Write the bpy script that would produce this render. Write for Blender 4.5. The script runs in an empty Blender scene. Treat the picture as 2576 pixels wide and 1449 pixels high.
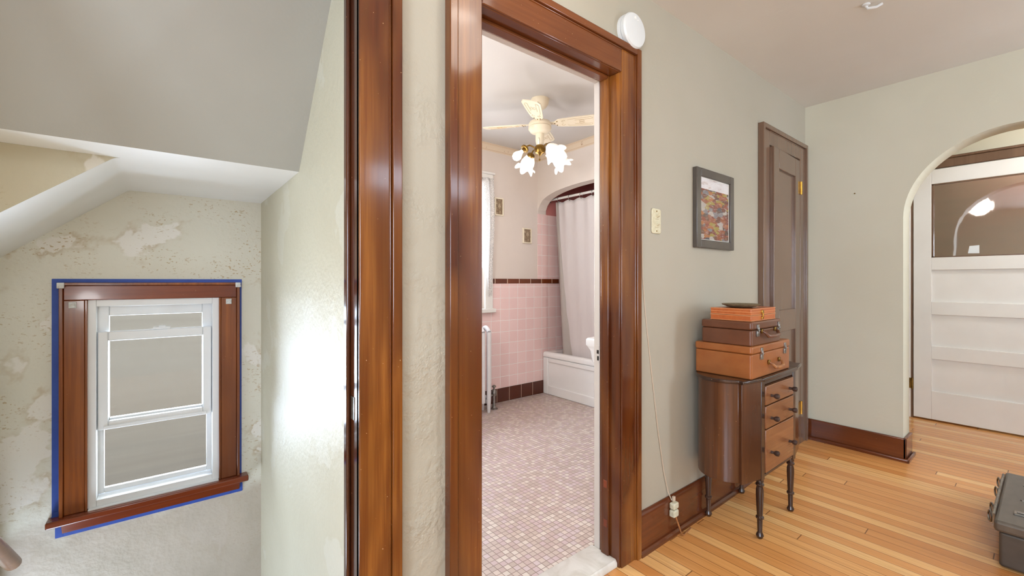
import bpy, bmesh, math, random
from mathutils import Vector, Matrix
random.seed(7)
S = bpy.context.scene
COL = S.collection
PI = math.pi

# ------------------------------------------------------------------ helpers
def lin(c):
    r = []
    for v in c:
        v = v / 255.0
        r.append(v / 12.92 if v <= 0.04045 else ((v + 0.055) / 1.055) ** 2.4)
    return r

class MB:
    def __init__(s):
        s.v = []; s.f = []; s.m = []; s.mi = 0
    def add(s, vs, fs):
        o = len(s.v)
        s.v += [tuple(p) for p in vs]
        for f in fs:
            s.f.append([i + o for i in f]); s.m.append(s.mi)
        return s
    def box(s, x0, x1, y0, y1, z0, z1):
        return s.add([(x0,y0,z0),(x1,y0,z0),(x1,y1,z0),(x0,y1,z0),(x0,y0,z1),(x1,y0,z1),(x1,y1,z1),(x0,y1,z1)],
                     [(0,3,2,1),(4,5,6,7),(0,1,5,4),(1,2,6,5),(2,3,7,6),(3,0,4,7)])
    def prism(s, poly, plane, a, b):
        n = len(poly)
        def P(p, t):
            return {'xy': (p[0],p[1],t), 'xz': (p[0],t,p[1]), 'yz': (t,p[0],p[1])}[plane]
        vs = [P(p, a) for p in poly] + [P(p, b) for p in poly]
        fs = [tuple(range(n))[::-1], tuple(range(n, 2*n))]
        for i in range(n):
            j = (i+1) % n
            fs.append((i, j, j+n, i+n))
        return s.add(vs, fs)
    def hexa(s, bot, top):
        return s.add(list(bot)+list(top), [(3,2,1,0),(4,5,6,7),(0,1,5,4),(1,2,6,5),(2,3,7,6),(3,0,4,7)])
    def tube(s, pts, r, n=8, cap=True):
        pts = [Vector(p) for p in pts]
        if not isinstance(r, (list, tuple)): r = [r]*len(pts)
        vs = []; up = None
        for i, p in enumerate(pts):
            t = (pts[min(i+1, len(pts)-1)] - pts[max(i-1, 0)]).normalized()
            if up is None:
                up = Vector((0,0,1)) if abs(t.z) < 0.9 else Vector((1,0,0))
            up = (up - t*up.dot(t)).normalized()
            w = t.cross(up)
            for k in range(n):
                a = 2*PI*k/n
                vs.append(p + (up*math.cos(a) + w*math.sin(a))*r[i])
        fs = []
        for i in range(len(pts)-1):
            for k in range(n):
                fs.append((i*n+k, i*n+(k+1)%n, (i+1)*n+(k+1)%n, (i+1)*n+k))
        if cap:
            fs.append(tuple(range(n))[::-1]); fs.append(tuple(range((len(pts)-1)*n, len(pts)*n)))
        return s.add(vs, fs)
    def lathe(s, prof, o=(0,0,0), axis=(0,0,1), n=24, wob=None):
        o = Vector(o); ax = Vector(axis).normalized()
        u = ax.orthogonal().normalized(); w = ax.cross(u)
        vs = []
        for i, (r, h) in enumerate(prof):
            for k in range(n):
                a = 2*PI*k/n
                rr, hh = r, h
                if wob: rr, hh = wob(i, a, r, h)
                vs.append(o + ax*hh + (u*math.cos(a) + w*math.sin(a))*max(rr, 1e-5))
        fs = []
        for i in range(len(prof)-1):
            for k in range(n):
                fs.append((i*n+k, i*n+(k+1)%n, (i+1)*n+(k+1)%n, (i+1)*n+k))
        if not wob:
            if prof[0][0] > 1e-4: fs.append(tuple(range(n))[::-1])
            if prof[-1][0] > 1e-4: fs.append(tuple(range((len(prof)-1)*n, len(prof)*n)))
        return s.add(vs, fs)
    def grid(s, fn, nu, nv):
        vs = [fn(i/nu, j/nv) for i in range(nu+1) for j in range(nv+1)]
        fs = [(i*(nv+1)+j, i*(nv+1)+j+1, (i+1)*(nv+1)+j+1, (i+1)*(nv+1)+j) for i in range(nu) for j in range(nv)]
        return s.add(vs, fs)
    def frame(s, x0, x1, z0, z1, w, y0, y1, wt=None, wb=None):
        wt = w if wt is None else wt; wb = w if wb is None else wb
        s.box(x0, x0+w, y0, y1, z0, z1); s.box(x1-w, x1, y0, y1, z0, z1)
        s.box(x0+w, x1-w, y0, y1, z1-wt, z1); s.box(x0+w, x1-w, y0, y1, z0, z0+wb)
        return s
    def build(s, name, mats, parent=None, base=None, bevel=0, seg=2, smooth=35, solid=0, sub=0, weld=False):
        if parent is not None and base is None: base = parent.get('_b', None)
        b = Vector(base) if base is not None else Vector((0,0,0))
        me = bpy.data.meshes.new(name)
        me.from_pydata([tuple(Vector(p)-b) for p in s.v], [], s.f)
        if not isinstance(mats, (list, tuple)): mats = [mats]
        for m in mats: me.materials.append(m)
        me.polygons.foreach_set('material_index', s.m)
        bm = bmesh.new(); bm.from_mesh(me)
        if weld: bmesh.ops.remove_doubles(bm, verts=bm.verts, dist=1e-5)
        bmesh.ops.recalc_face_normals(bm, faces=bm.faces)
        bm.to_mesh(me); bm.free()
        o = bpy.data.objects.new(name, me); COL.objects.link(o)
        if parent is not None: o.parent = parent
        else: o.location = b
        if solid:
            md = o.modifiers.new('s', 'SOLIDIFY'); md.thickness = solid; md.offset = 0
        if bevel:
            md = o.modifiers.new('b', 'BEVEL'); md.width = bevel; md.segments = seg
            md.limit_method = 'ANGLE'; md.angle_limit = math.radians(40)
        if sub:
            md = o.modifiers.new('u', 'SUBSURF'); md.levels = sub; md.render_levels = sub
        if smooth:
            me.polygons.foreach_set('use_smooth', [True]*len(me.polygons))
            me.set_sharp_from_angle(angle=math.radians(smooth))
        return o

BASES = {}
def tag(o, label, cat, group=None):
    o['label'] = label; o['category'] = cat
    if group: o['group'] = group
    return o
def thing(name, label, cat, base, group=None, rz=0):
    o = bpy.data.objects.new(name, None); COL.objects.link(o)
    o.location = base; o.rotation_euler = (0,0,rz); o.empty_display_size = .05
    BASES[o.name] = Vector(base)
    return tag(o, label, cat, group)
def part(mb, name, mats, t, **k):
    return mb.build(name, mats, t, base=BASES[t.name], **k)
def sub(mb, name, mats, p, t, **k):
    return mb.build(name, mats, p, base=BASES[t.name], **k)
def struct(mb, name, mats, label=None, cat=None, **k):
    o = mb.build(name, mats, **k); o['kind'] = 'structure'
    o['label'] = label or name.replace('_', ' '); o['category'] = cat or name.split('_')[0]
    return o
def sthing(name, label, cat):
    o = thing(name, label, cat, (0,0,0)); o['kind'] = 'structure'
    return o

# ------------------------------------------------------------------ materials
def newmat(name):
    m = bpy.data.materials.new(name); m.use_nodes = True
    nt = m.node_tree
    return m, nt, nt.nodes['Principled BSDF']
def N(nt, t, **k):
    n = nt.nodes.new(t)
    for a, b in k.items(): setattr(n, a, b)
    return n
def coords(nt, scale=(1,1,1), rot=(0,0,0)):
    tc = N(nt, 'ShaderNodeTexCoord'); mp = N(nt, 'ShaderNodeMapping')
    mp.inputs['Scale'].default_value = scale; mp.inputs['Rotation'].default_value = rot
    nt.links.new(tc.outputs['Object'], mp.inputs['Vector'])
    return mp.outputs['Vector']
def noise(nt, vec, scale=1, detail=3, rough=.5, dist=0):
    n = N(nt, 'ShaderNodeTexNoise'); n.inputs['Scale'].default_value = scale
    n.inputs['Detail'].default_value = detail; n.inputs['Roughness'].default_value = rough
    n.inputs['Distortion'].default_value = dist
    nt.links.new(vec, n.inputs['Vector']); return n.outputs['Fac']
def ramp(nt, fac, a, b):
    n = N(nt, 'ShaderNodeMapRange'); n.inputs['From Min'].default_value = a; n.inputs['From Max'].default_value = b
    n.clamp = True; nt.links.new(fac, n.inputs['Value']); return n.outputs['Result']
def mix(nt, fac, c1, c2):
    n = N(nt, 'ShaderNodeMix', data_type='RGBA')
    if isinstance(fac, (int, float)): n.inputs[0].default_value = fac
    else: nt.links.new(fac, n.inputs[0])
    for c, i in ((c1, 6), (c2, 7)):
        if isinstance(c, (list, tuple)): n.inputs[i].default_value = (*c[:3], 1)
        else: nt.links.new(c, n.inputs[i])
    return n.outputs[2]
def mth(nt, op, a, b=None, c=None):
    n = N(nt, 'ShaderNodeMath', operation=op)
    for i, x in enumerate((a, b, c)):
        if x is None: continue
        if isinstance(x, (int, float)): n.inputs[i].default_value = x
        else: nt.links.new(x, n.inputs[i])
    return n.outputs[0]
def bump(nt, bs, h, strength=.2, dist=.01):
    n = N(nt, 'ShaderNodeBump'); n.inputs['Strength'].default_value = strength; n.inputs['Distance'].default_value = dist
    nt.links.new(h, n.inputs['Height']); nt.links.new(n.outputs['Normal'], bs.inputs['Normal'])
def setc(nt, bs, c):
    if isinstance(c, (list, tuple)): bs.inputs['Base Color'].default_value = (*c[:3], 1)
    else: nt.links.new(c, bs.inputs['Base Color'])

def pm(name, c1, c2=None, scale=(8,8,8), rough=.5, bmp=0, metal=0, coat=0, detail=3, dist=0, lo=.3, hi=.7, spec=.5, bd=.01, rvar=0):
    """two colours mixed by noise in object space"""
    m, nt, bs = newmat(name)
    c1 = lin(c1); c2 = lin(c2) if c2 else c1
    vec = coords(nt, scale)
    f = noise(nt, vec, 1, detail, .55, dist)
    setc(nt, bs, mix(nt, ramp(nt, f, lo, hi), c1, c2))
    bs.inputs['Roughness'].default_value = rough; bs.inputs['Metallic'].default_value = metal
    bs.inputs['Coat Weight'].default_value = coat; bs.inputs['Coat Roughness'].default_value = .12
    bs.inputs['Specular IOR Level'].default_value = spec
    if rvar:
        r = N(nt, 'ShaderNodeMapRange'); r.inputs['To Min'].default_value = rough; r.inputs['To Max'].default_value = rough+rvar
        nt.links.new(f, r.inputs['Value']); nt.links.new(r.outputs['Result'], bs.inputs['Roughness'])
    if bmp: bump(nt, bs, f, bmp, bd)
    return m

def varnish(name, axis, dark, light, red, rough=.16):
    """stained varnished woodwork with grain along an axis"""
    m, nt, bs = newmat(name)
    sc = {'z': (70,70,2.2), 'x': (2.2,70,70), 'y': (70,2.2,70)}[axis]
    g = noise(nt, coords(nt, sc), 1, 4, .6)
    big = noise(nt, coords(nt, {'z': (5,5,1.3), 'x': (1.3,5,5), 'y': (5,1.3,5)}[axis]), 1, 2, .5, .6)
    c = mix(nt, ramp(nt, big, .36, .66), lin(dark), lin(light))
    c = mix(nt, ramp(nt, g, .35, .75), c, lin(red))
    sp = noise(nt, coords(nt, (160,160,160)), 1, 1)
    c = mix(nt, ramp(nt, sp, .79, .82), c, lin((170,130,90)))
    setc(nt, bs, c)
    bs.inputs['Roughness'].default_value = rough
    bs.inputs['Coat Weight'].default_value = .25; bs.inputs['Coat Roughness'].default_value = .08
    bump(nt, bs, g, .03, .004)
    return m

def plaster(name, c1, c2, bstr=.25, bscale=38, rough=.62, big=1.3, smooth_from=None):
    m, nt, bs = newmat(name)
    v = coords(nt)
    a = noise(nt, v, big, 3)
    setc(nt, bs, mix(nt, ramp(nt, a, .35, .65), lin(c1), lin(c2)))
    bs.inputs['Roughness'].default_value = rough
    msk = ramp(nt, noise(nt, v, 6, 2), .45, .7)
    h = mth(nt, 'MULTIPLY', noise(nt, v, bscale, 3, .6), mth(nt, 'ADD', msk, .25))
    if smooth_from is not None:   # rough trowelled plaster only near the stair corner
        sx = N(nt, 'ShaderNodeSeparateXYZ'); nt.links.new(v, sx.inputs[0])
        h = mth(nt, 'MULTIPLY', h, mth(nt, 'ADD', ramp(nt, sx.outputs['X'], smooth_from+.4, smooth_from), .12))
    bump(nt, bs, h, bstr, .02)
    return m

def old_plaster(name, base, warm, patch, speck, amt=1.0, low=None):
    """stripped, stained stairwell plaster: pale patched blotches, tan specks, grime"""
    m, nt, bs = newmat(name)
    v = coords(nt)
    c = mix(nt, ramp(nt, noise(nt, v, 1.7, 4), .38, .62), lin(base), lin(warm))
    pf = noise(nt, v, 3.1, 5, .55, .3)
    c = mix(nt, ramp(nt, pf, .58, .60), c, lin(patch))
    edge = mth(nt, 'MULTIPLY', ramp(nt, pf, .55, .585), ramp(nt, pf, .60, .585))
    c = mix(nt, mth(nt, 'MULTIPLY', mth(nt, 'MULTIPLY', edge, ramp(nt, noise(nt, v, 14, 3), .42, .62)), .5*amt), c, lin(speck))
    sp = ramp(nt, noise(nt, coords(nt, (1, 1, 1.7)), 75, 2, .5), .62, .66)
    spm = ramp(nt, noise(nt, v, 4.3, 3), .42, .60)
    c = mix(nt, mth(nt, 'MULTIPLY', mth(nt, 'MULTIPLY', sp, spm), .8*amt), c, lin(speck))
    if low is not None:   # later skim coat on the lower wall, its ragged edge at this height
        sx = N(nt, 'ShaderNodeSeparateXYZ'); nt.links.new(v, sx.inputs[0])
        zz = mth(nt, 'ADD', sx.outputs['Z'], mth(nt, 'MULTIPLY', mth(nt, 'SUBTRACT', noise(nt, v, 4, 4), .5), .35))
        c = mix(nt, mth(nt, 'MULTIPLY', ramp(nt, zz, low+.05, low-.05), .85), c, mix(nt, ramp(nt, noise(nt, v, 5, 4), .4, .7), lin((188,176,162)), lin((174,163,147))))
    setc(nt, bs, c)
    bs.inputs['Roughness'].default_value = .55
    bump(nt, bs, mth(nt, 'ADD', noise(nt, v, 45, 3), mth(nt, 'MULTIPLY', pf, 1.5)), .22, .012)
    return m

def tile(name, ax, pu, pv, ou, ov, colours, grout, gw=.03, rough=.15, bstr=.4, var=1.0):
    """grid tiles: ax picks the two object axes; random colour per tile"""
    m, nt, bs = newmat(name)
    tc = N(nt, 'ShaderNodeTexCoord'); sx = N(nt, 'ShaderNodeSeparateXYZ')
    nt.links.new(tc.outputs['Object'], sx.inputs[0])
    U = mth(nt, 'DIVIDE', mth(nt, 'SUBTRACT', sx.outputs[ax[0]], ou), pu)
    V = mth(nt, 'DIVIDE', mth(nt, 'SUBTRACT', sx.outputs[ax[1]], ov), pv)
    def d(x):
        f = mth(nt, 'FRACT', x)
        return mth(nt, 'MINIMUM', f, mth(nt, 'SUBTRACT', 1.0, f))
    mu = ramp(nt, d(U), gw*.6, gw*1.4); k = pu/pv
    mv = ramp(nt, d(V), gw*k*.6, gw*k*1.4)
    tm = mth(nt, 'MULTIPLY', mu, mv)
    cb = N(nt, 'ShaderNodeCombineXYZ')
    nt.links.new(mth(nt, 'FLOOR', U), cb.inputs[0]); nt.links.new(mth(nt, 'FLOOR', V), cb.inputs[1])
    wn = N(nt, 'ShaderNodeTexWhiteNoise', noise_dimensions='2D'); nt.links.new(cb.outputs[0], wn.inputs['Vector'])
    cr = N(nt, 'ShaderNodeValToRGB'); cr.color_ramp.interpolation = 'CONSTANT'
    el = cr.color_ramp.elements
    while len(el) < len(colours): el.new(.5)
    for i, c in enumerate(colours):
        el[i].position = i/len(colours); el[i].color = (*lin(c), 1)
    nt.links.new(wn.outputs['Value'], cr.inputs[0])
    setc(nt, bs, mix(nt, tm, lin(grout), cr.outputs[0]))
    bs.inputs['Roughness'].default_value = rough
    if bstr: bump(nt, bs, tm, bstr, .002)
    return m

def oak(name):
    m, nt, bs = newmat(name)
    tc = N(nt, 'ShaderNodeTexCoord'); sx = N(nt, 'ShaderNodeSeparateXYZ')
    nt.links.new(tc.outputs['Object'], sx.inputs[0])
    X, Y = sx.outputs[0], sx.outputs[1]
    U = mth(nt, 'DIVIDE', X, .058); row = mth(nt, 'FLOOR', U)
    w1 = N(nt, 'ShaderNodeTexWhiteNoise', noise_dimensions='1D'); nt.links.new(row, w1.inputs['W'])
    L = mth(nt, 'DIVIDE', mth(nt, 'ADD', Y, mth(nt, 'MULTIPLY', w1.outputs['Value'], 5.0)), 1.9)
    cb = N(nt, 'ShaderNodeCombineXYZ'); nt.links.new(row, cb.inputs[0]); nt.links.new(mth(nt, 'FLOOR', L), cb.inputs[1])
    w2 = N(nt, 'ShaderNodeTexWhiteNoise', noise_dimensions='2D'); nt.links.new(cb.outputs[0], w2.inputs['Vector'])
    cr = N(nt, 'ShaderNodeValToRGB'); el = cr.color_ramp.elements
    for i, (p, c) in enumerate(((0,(212,142,78)), (.4,(224,157,90)), (.75,(233,170,102)), (1,(242,190,124)))):
        e = el[i] if i < 2 else el.new(p)
        e.position = p; e.color = (*lin(c), 1)
    nt.links.new(w2.outputs['Value'], cr.inputs[0])
    off = N(nt, 'ShaderNodeVectorMath', operation='ADD'); mp = coords(nt, (55, 2.0, 1))
    sc = N(nt, 'ShaderNodeVectorMath', operation='SCALE'); nt.links.new(cb.outputs[0], sc.inputs[0]); sc.inputs['Scale'].default_value = 7.3
    nt.links.new(mp, off.inputs[0]); nt.links.new(sc.outputs[0], off.inputs[1])
    g = noise(nt, off.outputs[0], 1, 4, .6, .4)
    c = mix(nt, mth(nt, 'MULTIPLY', ramp(nt, g, .45, .8), .5), cr.outputs[0], lin((172,110,56)))
    f = mth(nt, 'FRACT', U); d = mth(nt, 'MINIMUM', f, mth(nt, 'SUBTRACT', 1.0, f))
    f2 = mth(nt, 'FRACT', L); d2 = mth(nt, 'MULTIPLY', mth(nt, 'MINIMUM', f2, mth(nt, 'SUBTRACT', 1.0, f2)), 20)
    gap = ramp(nt, mth(nt, 'MINIMUM', d, d2), .008, .03)
    c = mix(nt, gap, lin((120,74,36)), c)
    setc(nt, bs, c)
    bs.inputs['Roughness'].default_value = .24; bs.inputs['Coat Weight'].default_value = .2
    bs.inputs['Coat Roughness'].default_value = .15
    bump(nt, bs, gap, .25, .001)
    return m

def emit(name, col, strength, mixd=None):
    m, nt, bs = newmat(name)
    bs.inputs['Base Color'].default_value = (.9,.9,.88,1)
    bs.inputs['Emission Color'].default_value = (*lin(col), 1); bs.inputs['Emission Strength'].default_value = strength
    return m

def glass(name, gl=.12, tint=(1,1,1), rough=.02):
    m, nt, bs = newmat(name)
    out = nt.nodes['Material Output']
    tr = N(nt, 'ShaderNodeBsdfTransparent'); tr.inputs[0].default_value = (*tint, 1)
    gs = N(nt, 'ShaderNodeBsdfGlossy'); gs.inputs['Roughness'].default_value = rough
    mx = N(nt, 'ShaderNodeMixShader'); mx.inputs[0].default_value = gl
    vec = coords(nt, (9, 9, 3)); h = noise(nt, vec, 1, 2)
    bp = N(nt, 'ShaderNodeBump'); bp.inputs['Strength'].default_value = .05; bp.inputs['Distance'].default_value = .01
    nt.links.new(h, bp.inputs['Height']); nt.links.new(bp.outputs[0], gs.inputs['Normal'])
    nt.links.new(tr.outputs[0], mx.inputs[1]); nt.links.new(gs.outputs[0], mx.inputs[2]); nt.links.new(mx.outputs[0], out.inputs[0])
    return m

def translucent(name, col, t=.5, holes=None, rough=.5):
    m, nt, bs = newmat(name)
    out = nt.nodes['Material Output']
    c = lin(col)
    bs.inputs['Base Color'].default_value = (*c, 1); bs.inputs['Roughness'].default_value = rough
    tl = N(nt, 'ShaderNodeBsdfTranslucent'); tl.inputs[0].default_value = (*c, 1)
    mx = N(nt, 'ShaderNodeMixShader'); mx.inputs[0].default_value = t
    nt.links.new(bs.outputs[0], mx.inputs[1]); nt.links.new(tl.outputs[0], mx.inputs[2])
    last = mx.outputs[0]
    if holes:
        vo = N(nt, 'ShaderNodeTexVoronoi', feature='DISTANCE_TO_EDGE'); vo.inputs['Scale'].default_value = holes
        nt.links.new(coords(nt), vo.inputs['Vector'])
        tr = N(nt, 'ShaderNodeBsdfTransparent'); m2 = N(nt, 'ShaderNodeMixShader')
        nt.links.new(mth(nt, 'MULTIPLY', ramp(nt, vo.outputs['Distance'], .1, .2), .55), m2.inputs[0])
        nt.links.new(last, m2.inputs[1]); nt.links.new(tr.outputs[0], m2.inputs[2]); last = m2.outputs[0]
    nt.links.new(last, out.inputs[0])
    return m

M = {}
M['wall'] = plaster('hall_plaster', (204,199,179), (198,192,171), .07)
M['wallf'] = plaster('hall_plaster_dimmed', (171,162,144), (165,156,137), .45, smooth_from=.72)  # hall paint darkened to offset the stronger light on this wall
M['ceil'] = plaster('ceiling_paint', (214,209,200), (208,202,192), .08, 20)
M['stair'] = old_plaster('stair_plaster', (222,220,208), (214,211,197), (229,226,219), (178,154,114), 1.0, .16)
M['stairside'] = old_plaster('stair_side_plaster', (198,192,170), (192,185,162), (200,195,176), (176,162,128), .25)
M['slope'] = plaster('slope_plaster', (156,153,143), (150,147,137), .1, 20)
M['stained'] = old_plaster('stained_plaster', (200,194,176), (184,176,152), (206,200,186), (156,132,90), 1.0)
M['white'] = pm('white_paint', (232,231,228), (226,225,221), (3,3,3), .38, .03)
M['offwhite'] = pm('old_white_paint', (236,232,226), (230,225,218), (4,4,4), .35, .03)
M['jambpaint'] = pm('worn_jamb_paint', (206,196,186), (196,186,176), (6,6,3), .35, .03)
M['vinyl'] = pm('white_vinyl', (232,233,234), (226,227,228), (4,4,4), .3)
M['woodz'] = varnish('varnished_wood_upright', 'z', (72,31,10), (150,92,36), (92,42,14))
M['woodx'] = varnish('varnished_wood_level', 'x', (94,48,20), (120,66,30), (98,50,20))
M['wooddark'] = varnish('dark_jamb_wood', 'z', (58,28,14), (88,44,20), (62,28,14), .12)
M['winwood'] = varnish('window_wood_upright', 'z', (100,56,36), (152,84,36), (108,54,26), .26)
M['winwoodx'] = varnish('window_wood_level', 'x', (104,42,20), (134,62,30), (106,46,20), .24)
M['basewood'] = varnish('baseboard_wood', 'x', (84,40,20), (110,56,26), (88,42,20), .2)
M['basewoody'] = varnish('baseboard_wood_side', 'y', (92,46,24), (124,64,32), (96,46,22), .2)
M['closet'] = varnish('closet_wood', 'z', (106,80,62), (120,92,72), (104,78,60), .22)
M['oak'] = oak('oak_strip_floor')
M['mosaic'] = tile('mosaic_floor_tile', (0,1), .0275, .0275, 0, 0,
                   [(204,184,172),(196,172,164),(214,196,184),(202,178,176),(190,170,158),(218,204,192),(198,178,166),(206,186,184)], (146,122,108), .055, .35, .3)
M['pink'] = tile('pink_wall_tile', (0,2), .1085, .1085, .02, .155, [(240,206,200),(238,203,197),(241,208,202)], (250,240,235), .022, .12)
M['pinky'] = tile('pink_alcove_tile', (1,2), .1085, .1085, 0, .155, [(238,209,203),(236,206,200)], (250,240,235), .022, .12)
M['band'] = tile('brown_band_tile', (0,2), .15, .2, .05, 1.1, [(112,54,26),(100,46,22),(84,38,20)], (206,176,150), .025, .1)
M['tbase'] = tile('brown_base_tile', (0,2), .152, .4, .04, -.1, [(86,40,26),(74,34,22)], (176,146,124), .02, .08)
M['bathwall'] = plaster('bathroom_paint', (226,214,204), (220,206,194), .08, 20)
M['bathceil'] = plaster('bathroom_ceiling_paint', (208,203,198), (202,196,190), .06, 15)
M['deeppink'] = plaster('alcove_paint', (206,132,126), (200,126,120), .05, 15)
M['archwhite'] = pm('arch_paint', (214,208,204), (208,202,197), (3,3,3), .5)
M['porcelain'] = pm('porcelain', (244,241,238), (240,237,233), (3,3,3), .14)
M['radiator'] = pm('radiator_paint', (226,222,222), (214,210,210), (9,9,9), .32, .04)
M['marble'] = pm('marble', (222,216,206), (196,188,174), (9,9,9), .25, .02, detail=6, dist=1.2, lo=.45, hi=.75)
M['steel'] = pm('old_steel', (170,166,160), (120,114,106), (40,40,40), .35, metal=1)
M['brass'] = pm('brass', (206,160,70), (160,116,44), (30,30,30), .25, metal=1)
M['dullbrass'] = pm('dull_brass', (150,118,60), (112,84,40), (40,40,40), .35, metal=1)
M['black'] = pm('black_gap', (24,16,12), (30,20,14), (9,9,9), .5)
M['tape'] = pm('blue_tape', (52,86,178), (44,76,166), (20,20,20), .55)
M['plastic'] = pm('white_plastic', (212,212,209), (208,208,205), (6,6,6), .4)
M['ivory'] = pm('ivory_plastic', (214,206,178), (196,184,150), (60,60,60), .4, detail=4)
M['plugiv'] = pm('old_ivory', (214,208,184), (190,182,152), (80,80,80), .5, .15)
M['cord'] = pm('beige_cord', (198,178,156), (192,170,146), (30,30,30), .6)
M['frame'] = pm('dark_frame', (82,74,66), (72,64,58), (20,4,20), .28)
M['mat'] = pm('pale_mat', (226,220,206), (218,212,198), (9,9,9), .6)
M['cab'] = varnish('cabinet_wood', 'z', (76,44,25), (100,58,30), (74,42,23), .26)
M['cabdark'] = varnish('cabinet_dark_wood', 'z', (52,32,23), (70,45,32), (54,34,25), .24)
M['cabfront'] = varnish('drawer_wood', 'x', (122,76,46), (142,90,54), (118,72,42), .24)
M['knob'] = pm('knob_wood', (52,36,30), (70,50,42), (30,30,30), .3)
M['tan'] = pm('tan_leather', (156,94,48), (142,80,38), (9,9,14), .33, .08)
M['brown'] = pm('brown_leather', (106,64,42), (92,54,34), (9,9,14), .32, .08)
M['handle'] = pm('worn_leather', (176,118,66), (120,70,36), (50,50,50), .5, .1)
M['boxwood'] = pm('reddish_box_wood', (186,100,48), (168,84,38), (4,60,60), .3)
M['boxline'] = pm('pale_inlay', (214,150,100), (206,140,92), (9,9,9), .35)
M['dish'] = pm('stone_dish', (132,116,86), (104,90,64), (60,60,60), .6, .3, detail=5)
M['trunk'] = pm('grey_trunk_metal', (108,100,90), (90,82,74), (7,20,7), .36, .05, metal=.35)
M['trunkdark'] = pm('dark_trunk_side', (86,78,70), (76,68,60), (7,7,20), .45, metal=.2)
M['fan'] = pm('cream_enamel', (240,228,204), (232,218,192), (9,9,9), .3)
M['fanline'] = pm('tan_stencil', (196,168,124), (186,158,112), (9,9,9), .4)
M['shade'] = emit('lit_frosted_shade', (255,240,218), .38)
M['bulb'] = emit('lit_bulb', (255,246,224), 6.0)
M['lampglass'] = emit('lit_lamp_glass', (255,248,238), 3.0)
M['curtain'] = translucent('curtain_cloth', (238,229,226), .25)
M['liner'] = translucent('curtain_liner', (214,204,196), .4)
M['lace'] = translucent('lace', (238,234,230), .45, 90)
M['glass'] = glass('window_glass', .012)
M['doorglass'] = glass('old_door_glass', .36, (.86,.80,.78), .03)
M['porch'] = pm('porch_panelling', (150,100,76), (124,80,58), (2,2,14), .5)
M['siding'] = pm('neighbour_siding', (164,156,144), (158,150,138), (1,1,24), .7)
M['ground'] = pm('outdoor_ground', (120,112,98), (104,98,84), (2,2,2), .9)
M['railwood'] = varnish('handrail_wood', 'y', (118,78,48), (142,98,62), (104,66,38), .35)
M['stairwood'] = varnish('stair_tread_wood', 'x', (110,62,32), (140,86,48), (108,60,30), .3)
M['paper'] = pm('paper', (232,236,238), (226,230,232), (9,9,9), .6)

def border_mat():
    m, nt, bs = newmat('wallpaper_border')
    tc = N(nt, 'ShaderNodeTexCoord'); sx = N(nt, 'ShaderNodeSeparateXYZ'); nt.links.new(tc.outputs['Object'], sx.inputs[0])
    z = mth(nt, 'DIVIDE', mth(nt, 'SUBTRACT', sx.outputs[2], 2.422), .078)
    vo = N(nt, 'ShaderNodeTexVoronoi'); vo.inputs['Scale'].default_value = 17
    nt.links.new(coords(nt, (1,1,.6)), vo.inputs['Vector'])
    fl = mth(nt, 'MULTIPLY', ramp(nt, vo.outputs['Distance'], .26, .2), mth(nt, 'MULTIPLY', ramp(nt, z, .25, .32), ramp(nt, z, .78, .7)))
    nz = ramp(nt, noise(nt, coords(nt), 90, 2), .42, .55)
    c = mix(nt, mth(nt, 'MULTIPLY', fl, nz), lin((226,206,180)), lin((176,140,108)))
    for p in (.12, .2, .82, .92):
        ln = ramp(nt, mth(nt, 'ABSOLUTE', mth(nt, 'SUBTRACT', z, p)), .03, .015)
        c = mix(nt, mth(nt, 'MULTIPLY', ln, .6), c, lin((196,158,124)))
    setc(nt, bs, c); bs.inputs['Roughness'].default_value = .6
    return m
M['border'] = border_mat()

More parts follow.
